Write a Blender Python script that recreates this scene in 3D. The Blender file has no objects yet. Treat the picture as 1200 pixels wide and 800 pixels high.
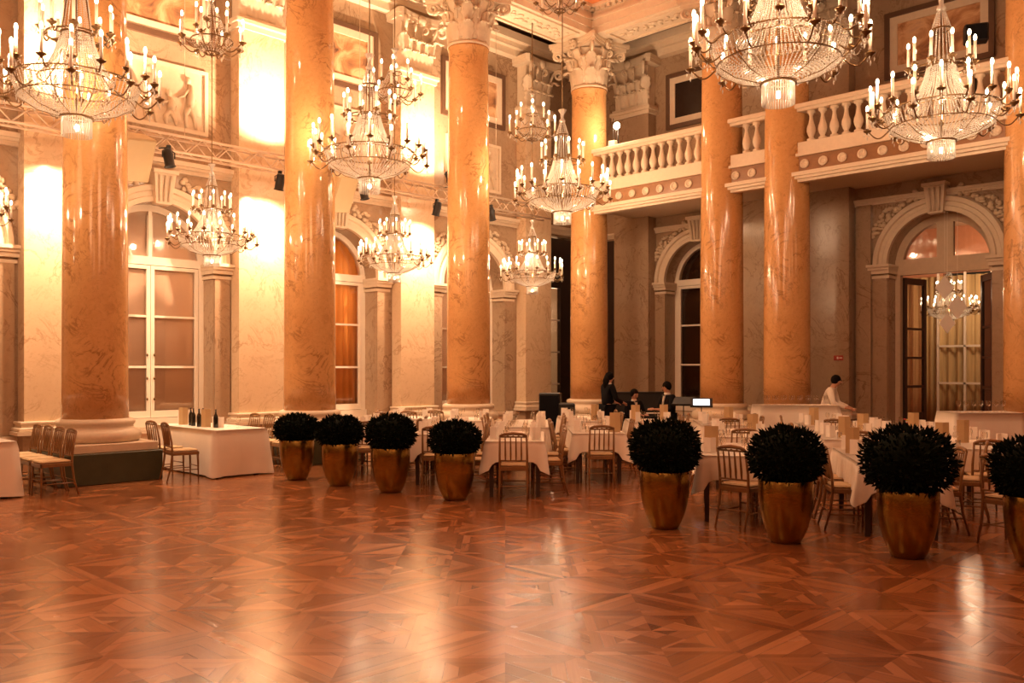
import bpy, math, random
from mathutils import Vector, Matrix, Quaternion
random.seed(7)
PI = math.pi
sc = bpy.context.scene
COL = sc.collection
# ------------------------------------------------------------------ camera
YAW = math.radians(44.55)
EYE = 1.75
FPX = 1031.0
RX, RY = math.cos(YAW), math.sin(YAW)          # camera right
FX, FY = -math.sin(YAW), math.cos(YAW)         # camera forward
cam_d = bpy.data.cameras.new('camera'); cam = bpy.data.objects.new('camera', cam_d); COL.objects.link(cam)
cam.location = (0, 0, EYE); cam.rotation_euler = (PI/2, 0, YAW)
cam_d.sensor_width = 36; cam_d.lens = 36*FPX/1200; cam_d.shift_y = 31/1200
cam_d.clip_end = 200
sc.camera = cam
sc.view_settings.view_transform = 'Standard'; sc.view_settings.look = 'None'
sc.view_settings.gamma = 1; sc.view_settings.use_curve_mapping = False
sc.view_settings.exposure = 1.38
w = bpy.data.worlds.new('night'); sc.world = w; w.use_nodes = True
w.node_tree.nodes['Background'].inputs[0].default_value = (0.9, 0.5, 0.25, 1)
w.node_tree.nodes['Background'].inputs[1].default_value = 0.02
cy = sc.cycles
cy.use_denoising = True
cy.max_bounces = 7; cy.diffuse_bounces = 4; cy.glossy_bounces = 3; cy.transmission_bounces = 4; cy.transparent_max_bounces = 10
cy.sample_clamp_indirect = 4.0; cy.sample_clamp_direct = 0
cy.caustics_reflective = False; cy.caustics_refractive = False
WARM = (1.0, 0.65, 0.385)
WARM2 = (1.0, 0.68, 0.42)
# strengths, all lamps together
E_MAIN, E_AISLE, E_SMALL, E_WASH_UP, E_WASH_DOWN, E_BACK = 92, 44, 17, 560, 390, 430
PX_D = {}

def P(px, Z, z=0.0):
    X = (px-600)/FPX*Z
    return Vector((X*RX+Z*FX, X*RY+Z*FY, z))
def hd(rel):            # heading: rel degrees clockwise from the viewing direction
    return YAW - math.radians(rel)

# ------------------------------------------------------------------ materials
class NT:
    def __init__(s, name):
        s.m = bpy.data.materials.new(name); s.m.use_nodes = True
        s.t = s.m.node_tree; s.n = s.t.nodes; s.b = s.n['Principled BSDF']; s.out = s.n['Material Output']
        s._c = None
    def node(s, typ, **kw):
        n = s.n.new(typ)
        for k, v in kw.items(): setattr(n, k, v)
        return n
    def link(s, a, b): s.t.links.new(a, b)
    def put(s, inp, v):
        if hasattr(v, 'is_linked') or isinstance(v, bpy.types.NodeSocket): s.link(v, inp)
        else: inp.default_value = v
    def co(s):
        if s._c is None: s._c = s.node('ShaderNodeTexCoord').outputs['Object']
        return s._c
    def math(s, op, a, b=0.0, c=None):
        n = s.node('ShaderNodeMath', operation=op); s.put(n.inputs[0], a); s.put(n.inputs[1], b)
        if c is not None: s.put(n.inputs[2], c)
        return n.outputs[0]
    def map(s, vec, scale=(1,1,1), rot=(0,0,0), loc=(0,0,0)):
        n = s.node('ShaderNodeMapping'); s.link(vec, n.inputs[0])
        n.inputs['Scale'].default_value = scale; n.inputs['Rotation'].default_value = rot; n.inputs['Location'].default_value = loc
        return n.outputs[0]
    def noise(s, vec, scale, detail=4, rough=.55, dist=0.0):
        n = s.node('ShaderNodeTexNoise'); s.link(vec, n.inputs['Vector'])
        n.inputs['Scale'].default_value = scale; n.inputs['Detail'].default_value = detail
        n.inputs['Roughness'].default_value = rough; n.inputs['Distortion'].default_value = dist
        return n.outputs['Fac']
    def ramp(s, fac, stops):
        n = s.node('ShaderNodeValToRGB'); s.link(fac, n.inputs[0]); e = n.color_ramp.elements
        while len(e) < len(stops): e.new(.5)
        for i, (p, c) in enumerate(stops):
            e[i].position = p; e[i].color = (c[0], c[1], c[2], 1) if len(c) == 3 else c
        return n.outputs[0]
    def mix(s, fac, a, b, typ='MIX'):
        n = s.node('ShaderNodeMix', data_type='RGBA', blend_type=typ)
        s.put(n.inputs['Factor'], fac)
        for i, v in ((6, a), (7, b)):
            if isinstance(v, tuple): n.inputs[i].default_value = (v[0], v[1], v[2], 1)
            else: s.link(v, n.inputs[i])
        return n.outputs[2]
    def set(s, color=None, rough=None, metal=None, spec=None, coat=None, trans=None, bump=None):
        b = s.b.inputs
        if color is not None:
            if isinstance(color, tuple): b['Base Color'].default_value = (color[0], color[1], color[2], 1)
            else: s.link(color, b['Base Color'])
        if rough is not None: s.put(b['Roughness'], rough)
        if metal is not None: b['Metallic'].default_value = metal
        if spec is not None: b['Specular IOR Level'].default_value = spec
        if coat is not None: b['Coat Weight'].default_value = coat; b['Coat Roughness'].default_value = .08
        if trans is not None: b['Transmission Weight'].default_value = trans
        if bump is not None:
            n = s.node('ShaderNodeBump'); n.inputs['Strength'].default_value = bump[1]; n.inputs['Distance'].default_value = bump[2]
            s.link(bump[0], n.inputs['Height']); s.link(n.outputs[0], b['Normal'])
        return s.m

def marble(name, c_lo, c_hi, vein, sc_=1.0, vamt=.8, rough=.16, spec=.5):
    t = NT(name); co = t.co()
    big = t.noise(co, 0.9*sc_, 5, .6, .6); fine = t.noise(co, 6*sc_, 6, .65, 1.2)
    base = t.mix(t.math('MULTIPLY_ADD', fine, .6, t.math('MULTIPLY', big, .4)), c_lo, c_hi)
    v1 = t.noise(co, 1.3*sc_, 7, .62, 1.6)
    line = t.math('SUBTRACT', 1.0, t.math('MINIMUM', t.math('MULTIPLY', t.math('ABSOLUTE', t.math('SUBTRACT', v1, .5)), 34.0), 1.0))
    gate = t.ramp(t.noise(co, 1.1*sc_, 2), [(.42, (0,0,0)), (.6, (1,1,1))])
    spk = t.ramp(t.noise(co, 15*sc_, 5, .7, .8), [(.54, (0,0,0)), (.68, (1,1,1))])
    c = t.mix(t.math('MULTIPLY', t.math('MULTIPLY', line, gate), vamt), base, vein)
    c = t.mix(t.math('MULTIPLY', spk, vamt*.45), c, vein)
    return t.set(c, rough=rough, spec=spec)

def plain(name, color, rough=.6, metal=0, spec=.5, var=.12, scale=8, bump=0, coat=None, vs=(1,1,1)):
    t = NT(name); n = t.noise(t.map(t.co(), vs), scale, 4)
    dark = tuple(max(0, v*(1-var)) for v in color); lite = tuple(min(1, v*(1+var)) for v in color)
    c = t.mix(n, dark, lite)
    return t.set(c, rough=rough, metal=metal, spec=spec, coat=coat, bump=(n, bump, .01) if bump else None)

def emit(name, color, strength, sample=True):
    t = NT(name); e = t.node('ShaderNodeEmission'); e.inputs[0].default_value = (*color, 1); e.inputs[1].default_value = strength
    t.link(e.outputs[0], t.out.inputs[0])
    if not sample: t.m.cycles.emission_sampling = 'NONE'
    return t.m

def see_through(name, tint, rough, amount, refl=(1,1,1), blend=.12):
    t = NT(name); tr = t.node('ShaderNodeBsdfTransparent'); tr.inputs[0].default_value = (*tint, 1)
    g = t.node('ShaderNodeBsdfGlossy'); g.inputs['Color'].default_value = (*refl, 1); g.inputs['Roughness'].default_value = rough
    lw = t.node('ShaderNodeLayerWeight'); lw.inputs[0].default_value = blend
    f = t.math('MINIMUM', t.math('MULTIPLY_ADD', lw.outputs['Fresnel'], .8, amount), 1.0)
    mx = t.node('ShaderNodeMixShader'); t.link(f, mx.inputs[0]); t.link(tr.outputs[0], mx.inputs[1]); t.link(g.outputs[0], mx.inputs[2])
    t.link(mx.outputs[0], t.out.inputs[0]); return t.m

M = {}
M['column'] = marble('orange_scagliola', (.44, .20, .06), (.72, .41, .18), (.18, .075, .028), 1.3, .7, .12)
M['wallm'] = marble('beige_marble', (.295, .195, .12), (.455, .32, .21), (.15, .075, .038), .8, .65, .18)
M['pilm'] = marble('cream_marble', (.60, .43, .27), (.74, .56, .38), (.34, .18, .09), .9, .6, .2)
M['stucco'] = plain('stucco', (.66, .53, .39), .65, bump=.25, scale=14, var=.1)
M['relief'] = plain('relief_stucco', (.60, .46, .32), .7, bump=.3, scale=12)
M['white_trim'] = plain('cream_painted_wood', (.78, .68, .56), .4, var=.05)
M['cream_wall'] = plain('cream_wall_paint', (.58, .45, .32), .7, var=.1, scale=2)
M['dark_green'] = plain('dark_green_stone', (.055, .058, .03), .35, var=.4, scale=5)
M['brown_band'] = plain('brown_marble_band', (.26, .12, .05), .3, var=.3)
M['dark_frame'] = plain('dark_brown_frame', (.11, .055, .03), .45, var=.2)
M['dark_wood'] = plain('dark_door_wood', (.035, .018, .012), .35, var=.3)
M['bronze'] = plain('aged_bronze', (.20, .12, .055), .38, metal=.85, var=.3)
M['gilt'] = plain('gilt_metal', (.62, .42, .17), .35, metal=.8, var=.2)
M['steel'] = plain('truss_aluminium', (.62, .48, .36), .45, metal=.35, var=.1)
M['black'] = plain('black_plastic', (.008, .007, .007), .45, var=.2)
M['suit'] = plain('black_suit_cloth', (.006, .006, .008), .9, var=.2, spec=.15)
M['skin'] = plain('skin', (.52, .27, .17), .55, var=.06)
M['hair'] = plain('dark_hair', (.006, .004, .003), .9, var=.3, spec=.1)
M['shirt'] = plain('white_shirt', (.80, .72, .62), .8, var=.04)
M['linen'] = plain('white_linen', (.90, .82, .72), .85, var=.035, scale=5, bump=.06)
M['napkin'] = plain('napkin_cloth', (.94, .88, .80), .85, var=.03)
M['menu'] = plain('tan_menu_card', (.60, .42, .22), .6, var=.06)
M['chair'] = plain('gilded_beech', (.23, .115, .04), .35, spec=.5, var=.25, scale=14)
M['cushion'] = plain('ivory_seat_cloth', (.58, .42, .24), .8, var=.08)
M['table_wood'] = plain('dark_table_wood', (.05, .026, .017), .5, var=.2)
M['leaf'] = plain('boxwood_leaf', (.0035, .0075, .003), .8, var=.5, scale=20, spec=.12)
M['twig'] = plain('twig', (.03, .018, .01), .8)
M['soil'] = plain('soil', (.02, .012, .008), .95)
M['candle'] = plain('candle_wax', (.90, .80, .66), .45, var=.03)
M['flame'] = emit('candle_flame', (1.0, .78, .48), 6.0, False)
M['bulb'] = emit('bulb', (1.0, .80, .55), 12.0, False)
t = NT('crystal'); df = t.node('ShaderNodeBsdfDiffuse'); df.inputs[0].default_value = (.95, .90, .82, 1)
tl = t.node('ShaderNodeBsdfTranslucent'); tl.inputs[0].default_value = (.95, .90, .82, 1); gs = t.node('ShaderNodeBsdfGlossy'); gs.inputs['Roughness'].default_value = .12
m1 = t.node('ShaderNodeMixShader'); m1.inputs[0].default_value = .5; t.link(df.outputs[0], m1.inputs[1]); t.link(tl.outputs[0], m1.inputs[2])
m2 = t.node('ShaderNodeMixShader'); m2.inputs[0].default_value = .35; t.link(m1.outputs[0], m2.inputs[1]); t.link(gs.outputs[0], m2.inputs[2])
tp_ = t.node('ShaderNodeBsdfTransparent'); m3 = t.node('ShaderNodeMixShader'); m3.inputs[0].default_value = .22; t.link(m2.outputs[0], m3.inputs[1]); t.link(tp_.outputs[0], m3.inputs[2])
t.link(m3.outputs[0], t.out.inputs[0]); M['crystal'] = t.m
M['glass'] = see_through('drinking_glass', (.98, .97, .95), .08, .02, (1, .95, .9))
M['bottle'] = plain('dark_bottle_glass', (.015, .012, .008), .1, var=.1)
M['screen'] = emit('lit_tablet_screen', (.85, .92, 1.0), .8, False)
M['red'] = plain('red_flower', (.45, .04, .03), .6)
M['yellow'] = plain('yellow_flower', (.62, .42, .06), .6)
M['speaker_tan'] = plain('tan_speaker_paint', (.42, .30, .16), .5, var=.05)
M['ceil_paint'] = plain('orange_ceiling_painting', (.72, .24, .08), .7, var=.45, scale=1.2)
M['amber'] = plain('amber_curtain', (.90, .36, .07), .8, var=.25, scale=3, vs=(4,4,.5))
M['curtain'] = plain('gold_curtain', (.52, .36, .17), .75, var=.75, scale=3, vs=(4,4,.1))
M['blind'] = plain('beige_roller_blind', (.86, .72, .60), .7, var=.05, scale=2)
M['aisle_ceiling'] = plain('brown_aisle_ceiling', (.20, .13, .085), .7, var=.2, scale=2)
M['rose_wall'] = plain('rose_wall_paper', (.60, .27, .15), .7, var=.2)
M['dark_pane'] = plain('dark_night_pane', (.03, .018, .014), .08, var=.2)
t = NT('faded_wall_painting'); M['paint_warm'] = t.set(t.ramp(t.noise(t.co(), 1.8, 6, .6, 1.0), [(.32, (.10, .05, .035)), (.45, (.42, .20, .09)), (.56, (.66, .40, .22)), (.7, (.50, .30, .20))]), rough=.35)
M['green_sign'] = plain('green_exit_plate', (.01, .10, .03), .4)
M['red_sign'] = plain('red_plate', (.35, .03, .02), .4)
# hammered brass planter
t = NT('hammered_brass'); n = t.noise(t.co(), 38, 3); n2 = t.noise(t.co(), 5, 4)
M['brass'] = t.set(t.mix(n2, (.17, .095, .016), (.50, .32, .08)), rough=t.math('MULTIPLY_ADD', n2, .18, .14), metal=1.0, bump=(n, .22, .01))
# window pane over a blind
t = NT('window_pane'); M['pane'] = see_through('window_glass', (.93, .88, .84), .04, .06)
# parquet
t = NT('parquet_floor'); co = t.co()
S = 1.38
sx = t.node('ShaderNodeSeparateXYZ'); t.link(co, sx.inputs[0]); X, Y = sx.outputs[0], sx.outputs[1]
ux = t.math('DIVIDE', X, S); uy = t.math('DIVIDE', Y, S)
cx_, cy_ = t.math('FLOOR', ux), t.math('FLOOR', uy)
px = t.math('SUBTRACT', t.math('FRACT', ux), .5); py = t.math('SUBTRACT', t.math('FRACT', uy), .5)
ax, ay = t.math('ABSOLUTE', px), t.math('ABSOLUTE', py)
d1 = t.math('ADD', ax, ay); mxv = t.math('MAXIMUM', ax, ay)
border = t.math('GREATER_THAN', mxv, .455)
diamond = t.math('LESS_THAN', d1, .44); ring = t.math('LESS_THAN', d1, .50)
inner = t.math('LESS_THAN', mxv, .20)
qx = t.math('GREATER_THAN', px, 0); qy = t.math('GREATER_THAN', py, 0)
diagq = t.math('GREATER_THAN', ax, ay)
rid = t.math('ADD', t.math('ADD', qx, t.math('MULTIPLY', qy, 2)), t.math('ADD', t.math('MULTIPLY', diamond, 4), t.math('ADD', t.math('MULTIPLY', ring, 8), t.math('ADD', t.math('MULTIPLY', inner, 16), t.math('MULTIPLY', border, 32)))))
rid = t.math('ADD', rid, t.math('MULTIPLY', diagq, 64))
# plank direction by region: rotated coordinates
dA = t.math('ADD', px, py); dB = t.math('SUBTRACT', px, py)
usediag = t.math('MULTIPLY', diamond, t.math('SUBTRACT', 1.0, inner))
def sel(f, a, b): return t.math('ADD', t.math('MULTIPLY', f, a), t.math('MULTIPLY', t.math('SUBTRACT', 1.0, f), b))
same = t.math('GREATER_THAN', t.math('MULTIPLY', px, py), 0)
alongD = sel(same, dB, dA); acrossD = sel(same, dA, dB)
alongS = sel(diagq, py, px); acrossS = sel(diagq, px, py)
along = sel(usediag, alongD, alongS); across = sel(usediag, acrossD, acrossS)
plank = t.math('FLOOR', t.math('MULTIPLY', across, 11.0))
cb = t.node('ShaderNodeCombineXYZ'); t.link(t.math('ADD', cx_, t.math('MULTIPLY', rid, .37)), cb.inputs[0]); t.link(t.math('ADD', cy_, t.math('MULTIPLY', plank, .61)), cb.inputs[1])
wn = t.node('ShaderNodeTexWhiteNoise', noise_dimensions='2D'); t.link(cb.outputs[0], wn.inputs['Vector'])
cb1 = t.node('ShaderNodeCombineXYZ'); t.link(t.math('ADD', cx_, t.math('MULTIPLY', rid, .37)), cb1.inputs[0]); t.link(cy_, cb1.inputs[1])
wn1 = t.node('ShaderNodeTexWhiteNoise', noise_dimensions='2D'); t.link(cb1.outputs[0], wn1.inputs['Vector'])
cb2 = t.node('ShaderNodeCombineXYZ'); t.link(t.math('MULTIPLY', along, 2.2), cb2.inputs[0]); t.link(t.math('MULTIPLY', across, 60), cb2.inputs[1]); t.link(rid, cb2.inputs[2])
gr = t.noise(cb2.outputs[0], 1.4, 4, .6)
v = t.math('ADD', t.math('MULTIPLY', wn.outputs['Value'], .42), t.math('ADD', t.math('MULTIPLY', wn1.outputs['Value'], .36), t.math('MULTIPLY', gr, .34)))
gap = t.math('LESS_THAN', t.math('ABSOLUTE', t.math('SUBTRACT', t.math('FRACT', t.math('MULTIPLY', across, 11.0)), .5)), .485)
colr = t.ramp(v, [(.14, (.15, .052, .018)), (.5, (.26, .100, .036)), (.92, (.46, .20, .080))])
colr = t.mix(gap, (.10, .03, .012), colr)
big = t.noise(co, .35, 3)
colr = t.mix(t.math('MULTIPLY', big, .35), colr, (.20, .065, .025))
rgh = t.math('ADD', t.math('MULTIPLY', t.noise(co, 1.6, 3), .16), t.math('MULTIPLY_ADD', wn.outputs['Value'], .06, .10))
M['floor'] = t.set(colr, rough=rgh, spec=.5, bump=(t.math('ADD', gr, t.math('MULTIPLY', wn.outputs['Value'], .6)), .06, .01))

# ------------------------------------------------------------------ mesh builder
class MB:
    def __init__(s): s.v = []; s.f = []; s.mi = []; s.sm = []; s.cur = 0
    def mat(s, i): s.cur = i; return s
    def add(s, vs, fs, smooth=False, T=None):
        o = len(s.v)
        if T is not None: vs = [T @ Vector(p) for p in vs]
        s.v.extend([tuple(p) for p in vs])
        for f in fs:
            s.f.append([i+o for i in f]); s.mi.append(s.cur); s.sm.append(smooth)
        return s
    def box(s, x0, x1, y0, y1, z0, z1, T=None, ch=0.0):
        if ch <= 0:
            vs = [(x0,y0,z0),(x1,y0,z0),(x1,y1,z0),(x0,y1,z0),(x0,y0,z1),(x1,y0,z1),(x1,y1,z1),(x0,y1,z1)]
            return s.add(vs, [(0,3,2,1),(4,5,6,7),(0,1,5,4),(1,2,6,5),(2,3,7,6),(3,0,4,7)], False, T)
        c = ch
        def ringp(a, z): return [(x0+a,y0,z),(x1-a,y0,z),(x1,y0+a,z),(x1,y1-a,z),(x1-a,y1,z),(x0+a,y1,z),(x0,y1-a,z),(x0,y0+a,z)]
        def inset(z): return [(x0+c,y0+c,z),(x1-c,y0+c,z),(x1-c,y0+c,z),(x1-c,y1-c,z),(x1-c,y1-c,z),(x0+c,y1-c,z),(x0+c,y1-c,z),(x0+c,y0+c,z)]
        rows = [ringp(c, z0+c), ringp(c, z1-c)]
        vs = rows[0]+rows[1]
        b = [(x0+c,y0+c,z0),(x1-c,y0+c,z0),(x1-c,y1-c,z0),(x0+c,y1-c,z0)]; tt = [(p[0],p[1],z1) for p in b]
        vs = vs+b+tt
        fs = [(i, (i+1)%8, 8+(i+1)%8, 8+i) for i in range(8)]
        fs += [(16,19,18,17), (20,21,22,23)]
        for base, q, flip in ((0, 16, True), (8, 20, False)):
            for k in range(4):
                e0, e1 = base+2*k, base+2*k+1
                c0, c1 = q+k, q+(k+1)%4
                f1 = (e0, e1, c1, c0); f2 = (e1, base+(2*k+2)%8, c1)
                if flip: f1 = f1[::-1]; f2 = f2[::-1]
                fs += [f1, f2]
        return s.add(vs, fs, False, T)
    def lathe(s, prof, seg=16, T=None, smooth=True, a0=0, a1=2*PI, cap=True):
        full = abs(a1-a0-2*PI) < 1e-6; n = seg if full else seg+1
        vs = []
        for r, z in prof:
            for i in range(n):
                a = a0+(a1-a0)*i/seg; vs.append((r*math.cos(a), r*math.sin(a), z))
        fs = []
        for j in range(len(prof)-1):
            for i in range(seg):
                i2 = (i+1) % n
                fs.append((j*n+i, j*n+i2, (j+1)*n+i2, (j+1)*n+i))
        if full and cap:
            if prof[0][0] > 1e-5: fs.append(tuple(range(n))[::-1])
            if prof[-1][0] > 1e-5: fs.append(tuple((len(prof)-1)*n+i for i in range(n)))
        return s.add(vs, fs, smooth, T)
    def tube(s, pts, r, seg=6, T=None, smooth=True):
        pts = [Vector(p) for p in pts]; n = len(pts)
        rs = r if isinstance(r, (list, tuple)) else [r]*n
        vs = []; fs = []; up = None
        for i, p in enumerate(pts):
            d = (pts[min(i+1, n-1)]-pts[max(i-1, 0)]).normalized()
            if up is None:
                up = Vector((0,0,1)) if abs(d.z) < .9 else Vector((1,0,0))
            a = d.cross(up); 
            if a.length < 1e-4: a = d.cross(Vector((1,0,0)))
            a.normalize(); b = a.cross(d); up = b
            for k in range(seg):
                t_ = 2*PI*k/seg
                vs.append(p+a*math.cos(t_)*rs[i]+b*math.sin(t_)*rs[i])
        for i in range(n-1):
            for k in range(seg):
                k2 = (k+1) % seg
                fs.append((i*seg+k, i*seg+k2, (i+1)*seg+k2, (i+1)*seg+k))
        fs.append(tuple(range(seg))[::-1]); fs.append(tuple((n-1)*seg+k for k in range(seg)))
        return s.add(vs, fs, smooth, T)
    def ell(s, c, rx, ry, rz, su=10, sv=7, T=None):
        vs = [(c[0], c[1], c[2]-rz)]; fs = []
        for j in range(1, sv):
            ph = -PI/2+PI*j/sv
            for i in range(su):
                a = 2*PI*i/su; vs.append((c[0]+rx*math.cos(ph)*math.cos(a), c[1]+ry*math.cos(ph)*math.sin(a), c[2]+rz*math.sin(ph)))
        vs.append((c[0], c[1], c[2]+rz)); top = len(vs)-1
        for i in range(su):
            i2 = (i+1) % su
            fs.append((0, 1+i2, 1+i)); fs.append((top, 1+(sv-2)*su+i, 1+(sv-2)*su+i2))
            for j in range(sv-2): fs.append((1+j*su+i, 1+j*su+i2, 1+(j+1)*su+i2, 1+(j+1)*su+i))
        return s.add(vs, fs, True, T)
    def bead(s, c, r, h=None):
        h = h or r; x, y, z = c
        return s.add([(x+r,y,z),(x,y+r,z),(x-r,y,z),(x,y-r,z),(x,y,z+h),(x,y,z-h)],
                     [(0,1,4),(1,2,4),(2,3,4),(3,0,4),(1,0,5),(2,1,5),(3,2,5),(0,3,5)])
    def poly(s, pts2, z0, z1, T=None, smooth=False):
        n = len(pts2); vs = [(x, y, z0) for x, y in pts2]+[(x, y, z1) for x, y in pts2]
        fs = [tuple(range(n))[::-1], tuple(range(n, 2*n))]+[(i, (i+1)%n, n+(i+1)%n, n+i) for i in range(n)]
        return s.add(vs, fs, smooth, T)
    def sheet(s, rows, th, smooth=True, T=None):
        R_, C_ = len(rows), len(rows[0]); G = [[Vector(p) for p in r] for r in rows]; A = []; B = []
        for i in range(R_):
            for j in range(C_):
                du = G[min(i+1,R_-1)][j]-G[max(i-1,0)][j]; dv = G[i][min(j+1,C_-1)]-G[i][max(j-1,0)]
                n = du.cross(dv); n = n.normalized() if n.length > 1e-9 else Vector((0,0,1))
                A.append(G[i][j]+n*th/2); B.append(G[i][j]-n*th/2)
        N = R_*C_; fs = []
        for i in range(R_-1):
            for j in range(C_-1):
                a, b, c, d = i*C_+j, i*C_+j+1, (i+1)*C_+j+1, (i+1)*C_+j
                fs.append((a, d, c, b)); fs.append((N+a, N+b, N+c, N+d))
        edge = [(0, j, 0, j+1) for j in range(C_-1)]+[(i, C_-1, i+1, C_-1) for i in range(R_-1)]+[(R_-1, j+1, R_-1, j) for j in range(C_-1)]+[(i+1, 0, i, 0) for i in range(R_-1)]
        for i, j, k, l in edge:
            a, b = i*C_+j, k*C_+l; fs.append((a, b, N+b, N+a))
        return s.add(A+B, fs, smooth, T)
    def mesh(s, name, mats):
        me = bpy.data.meshes.new(name); me.from_pydata(s.v, [], s.f)
        for m in mats: me.materials.append(M[m] if isinstance(m, str) else m)
        me.polygons.foreach_set('material_index', s.mi); me.polygons.foreach_set('use_smooth', s.sm)
        me.update(); return me
def ob(name, mb, mats, parent=None, loc=None, rz=None, label=None, stuff=False):
    me = mb.mesh(name, [mats] if isinstance(mats, str) else mats) if isinstance(mb, MB) else mb
    o = bpy.data.objects.new(name, me); COL.objects.link(o)
    if parent is not None: o.parent = parent
    if loc is not None: o.location = loc
    if rz is not None: o.rotation_euler = (0, 0, rz)
    if label: o['label'] = label
    if stuff: o['kind'] = 'stuff'
    return o
def tag(o, label, cat, group=None):
    o['label'] = label; o['category'] = cat; o['kind'] = 'thing'
    if group: o['group'] = group
    elif 'group' in o: del o['group']
    return o
def thing(name, label, cat, loc=(0,0,0), rz=0, group=None):
    o = bpy.data.objects.new(name, None); COL.objects.link(o); o.location = loc; o.rotation_euler = (0,0,rz)
    return tag(o, label, cat, group)
def struct(name, mb, mats, parent=None, **k):
    o = ob(name, mb, mats, parent, **k)
    if parent is None: o['kind'] = 'structure'
    return o
def sroot(name, loc, rz=0):
    o = bpy.data.objects.new(name, None); COL.objects.link(o); o.location = loc; o.rotation_euler = (0,0,rz); o['kind'] = 'structure'; return o
KIDS = {}
def kids(o):
    return [c for c in COL.objects if c.parent == o]
def tree(o):
    return (o, [tree(c) for c in kids(o)])
def dup(tr, loc=None, rz=None, label=None, group=None, scale=None, parent=None):
    o, ch = tr; c = o.copy(); COL.objects.link(c)
    if parent is not None: c.parent = parent
    if loc is not None: c.location = loc
    if rz is not None: c.rotation_euler = (0, 0, rz)
    if scale is not None: c.scale = (scale,)*3
    if label: c['label'] = label
    if group: c['group'] = group
    for t_ in ch: dup(t_, parent=c)
    return c
def RZ(a): return Matrix.Rotation(a, 4, 'Z')
def TR(x, y, z): return Matrix.Translation((x, y, z))
def light(name, typ, loc, energy, color=WARM, size=.06, parent=None, spot=None, to=None, blend=1.0):
    d = bpy.data.lights.new(name, typ); d.energy = energy; d.color = color
    if typ in ('POINT', 'SPOT'): d.shadow_soft_size = size
    if typ == 'AREA': d.size = size
    o = bpy.data.objects.new(name, d); COL.objects.link(o); o.location = loc
    if spot: d.spot_size = math.radians(spot); d.spot_blend = blend
    if to is not None: o.rotation_euler = (Vector(to)-Vector(loc)).to_track_quat('-Z', 'Y').to_euler()
    if parent is not None: o.parent = parent
    return o

# ------------------------------------------------------------------ room shell
XL, YB = -16.5, 19.55            # wall planes
XLP, YBP = -16.15, 19.2          # pilaster faces
XC, YC = -14.39, 17.43           # colonnade lines
XR, YN = 9.0, -9.0
HC, HA = 10.7, 10.9
COLY = [1.2, 5.27, 9.17, 13.24, 17.43]
COLX = [-10.53, -8.96, -4.30, -0.4]
struct('floor', MB().box(XL-.3, XR, YN, YB+12, -.12, 0), 'floor')

def arched_wall(name, x0, x1, H, ops, depth, rects=()):
    """local frame: X along the wall, room on -Y; arched openings (cx, r, spring, bottom); rects (xa, xb, za, zb)"""
    m = MB(); cuts = sorted([(c-r, c+r, c, r, sp, bt) for c, r, sp, bt in ops]+[(a, b, None, None, zb, za) for a, b, za, zb in rects])
    x = x0
    for a, b, c, r, sp, bt in cuts:
        m.box(x, a, 0, depth, 0, H)
        if bt > 0: m.box(a, b, 0, depth, 0, bt)
        if c is None: m.box(a, b, 0, depth, sp, H)
        else:
            N = 28; pts = [(c-r*math.cos(PI*i/N), sp+r*math.sin(PI*i/N)) for i in range(N+1)]
            for y in (0, depth):
                vs = [(p[0], y, p[1]) for p in pts]+[(p[0], y, H) for p in pts]
                fs = [(i, i+1, N+2+i, N+1+i) for i in range(N)]
                if y: fs = [f[::-1] for f in fs]
                m.add(vs, fs)
            vs = [(p[0], 0, p[1]) for p in pts]+[(p[0], depth, p[1]) for p in pts]
            m.add(vs, [(i, N+1+i, N+2+i, i+1) for i in range(N)], True)
        x = b
    m.box(x, x1, 0, depth, 0, H)
    return m
BAYL = [-2.9, 3.3, 7.22, 11.2, 15.35]; RL, SPL, BTL = 1.08, 3.82, .62
BAYB = [-12.46, -6.62]; RB, SPB = 1.04, 4.02
wl = struct('wall_left', arched_wall('wall_left', YN, YB+.6, HA, [(c, RL, SPL, BTL) for c in BAYL], .6, [(18.05, 19.25, 0, 5.45)]), 'wallm', loc=(XL, 0, 0), rz=PI/2)
wb = struct('wall_back', arched_wall('wall_back', XL-.6, XR, HA, [(BAYB[0], RB, SPB, .62), (BAYB[1], RB, SPB, 0)], .6), 'wallm', loc=(0, YB, 0))
struct('wall_right', MB().box(XR, XR+.3, YN, YB+.6, 0, HA), 'wallm')
struct('wall_front', MB().box(XL-.3, XR+.3, YN-.3, YN, 0, HA), 'wallm')

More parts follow.
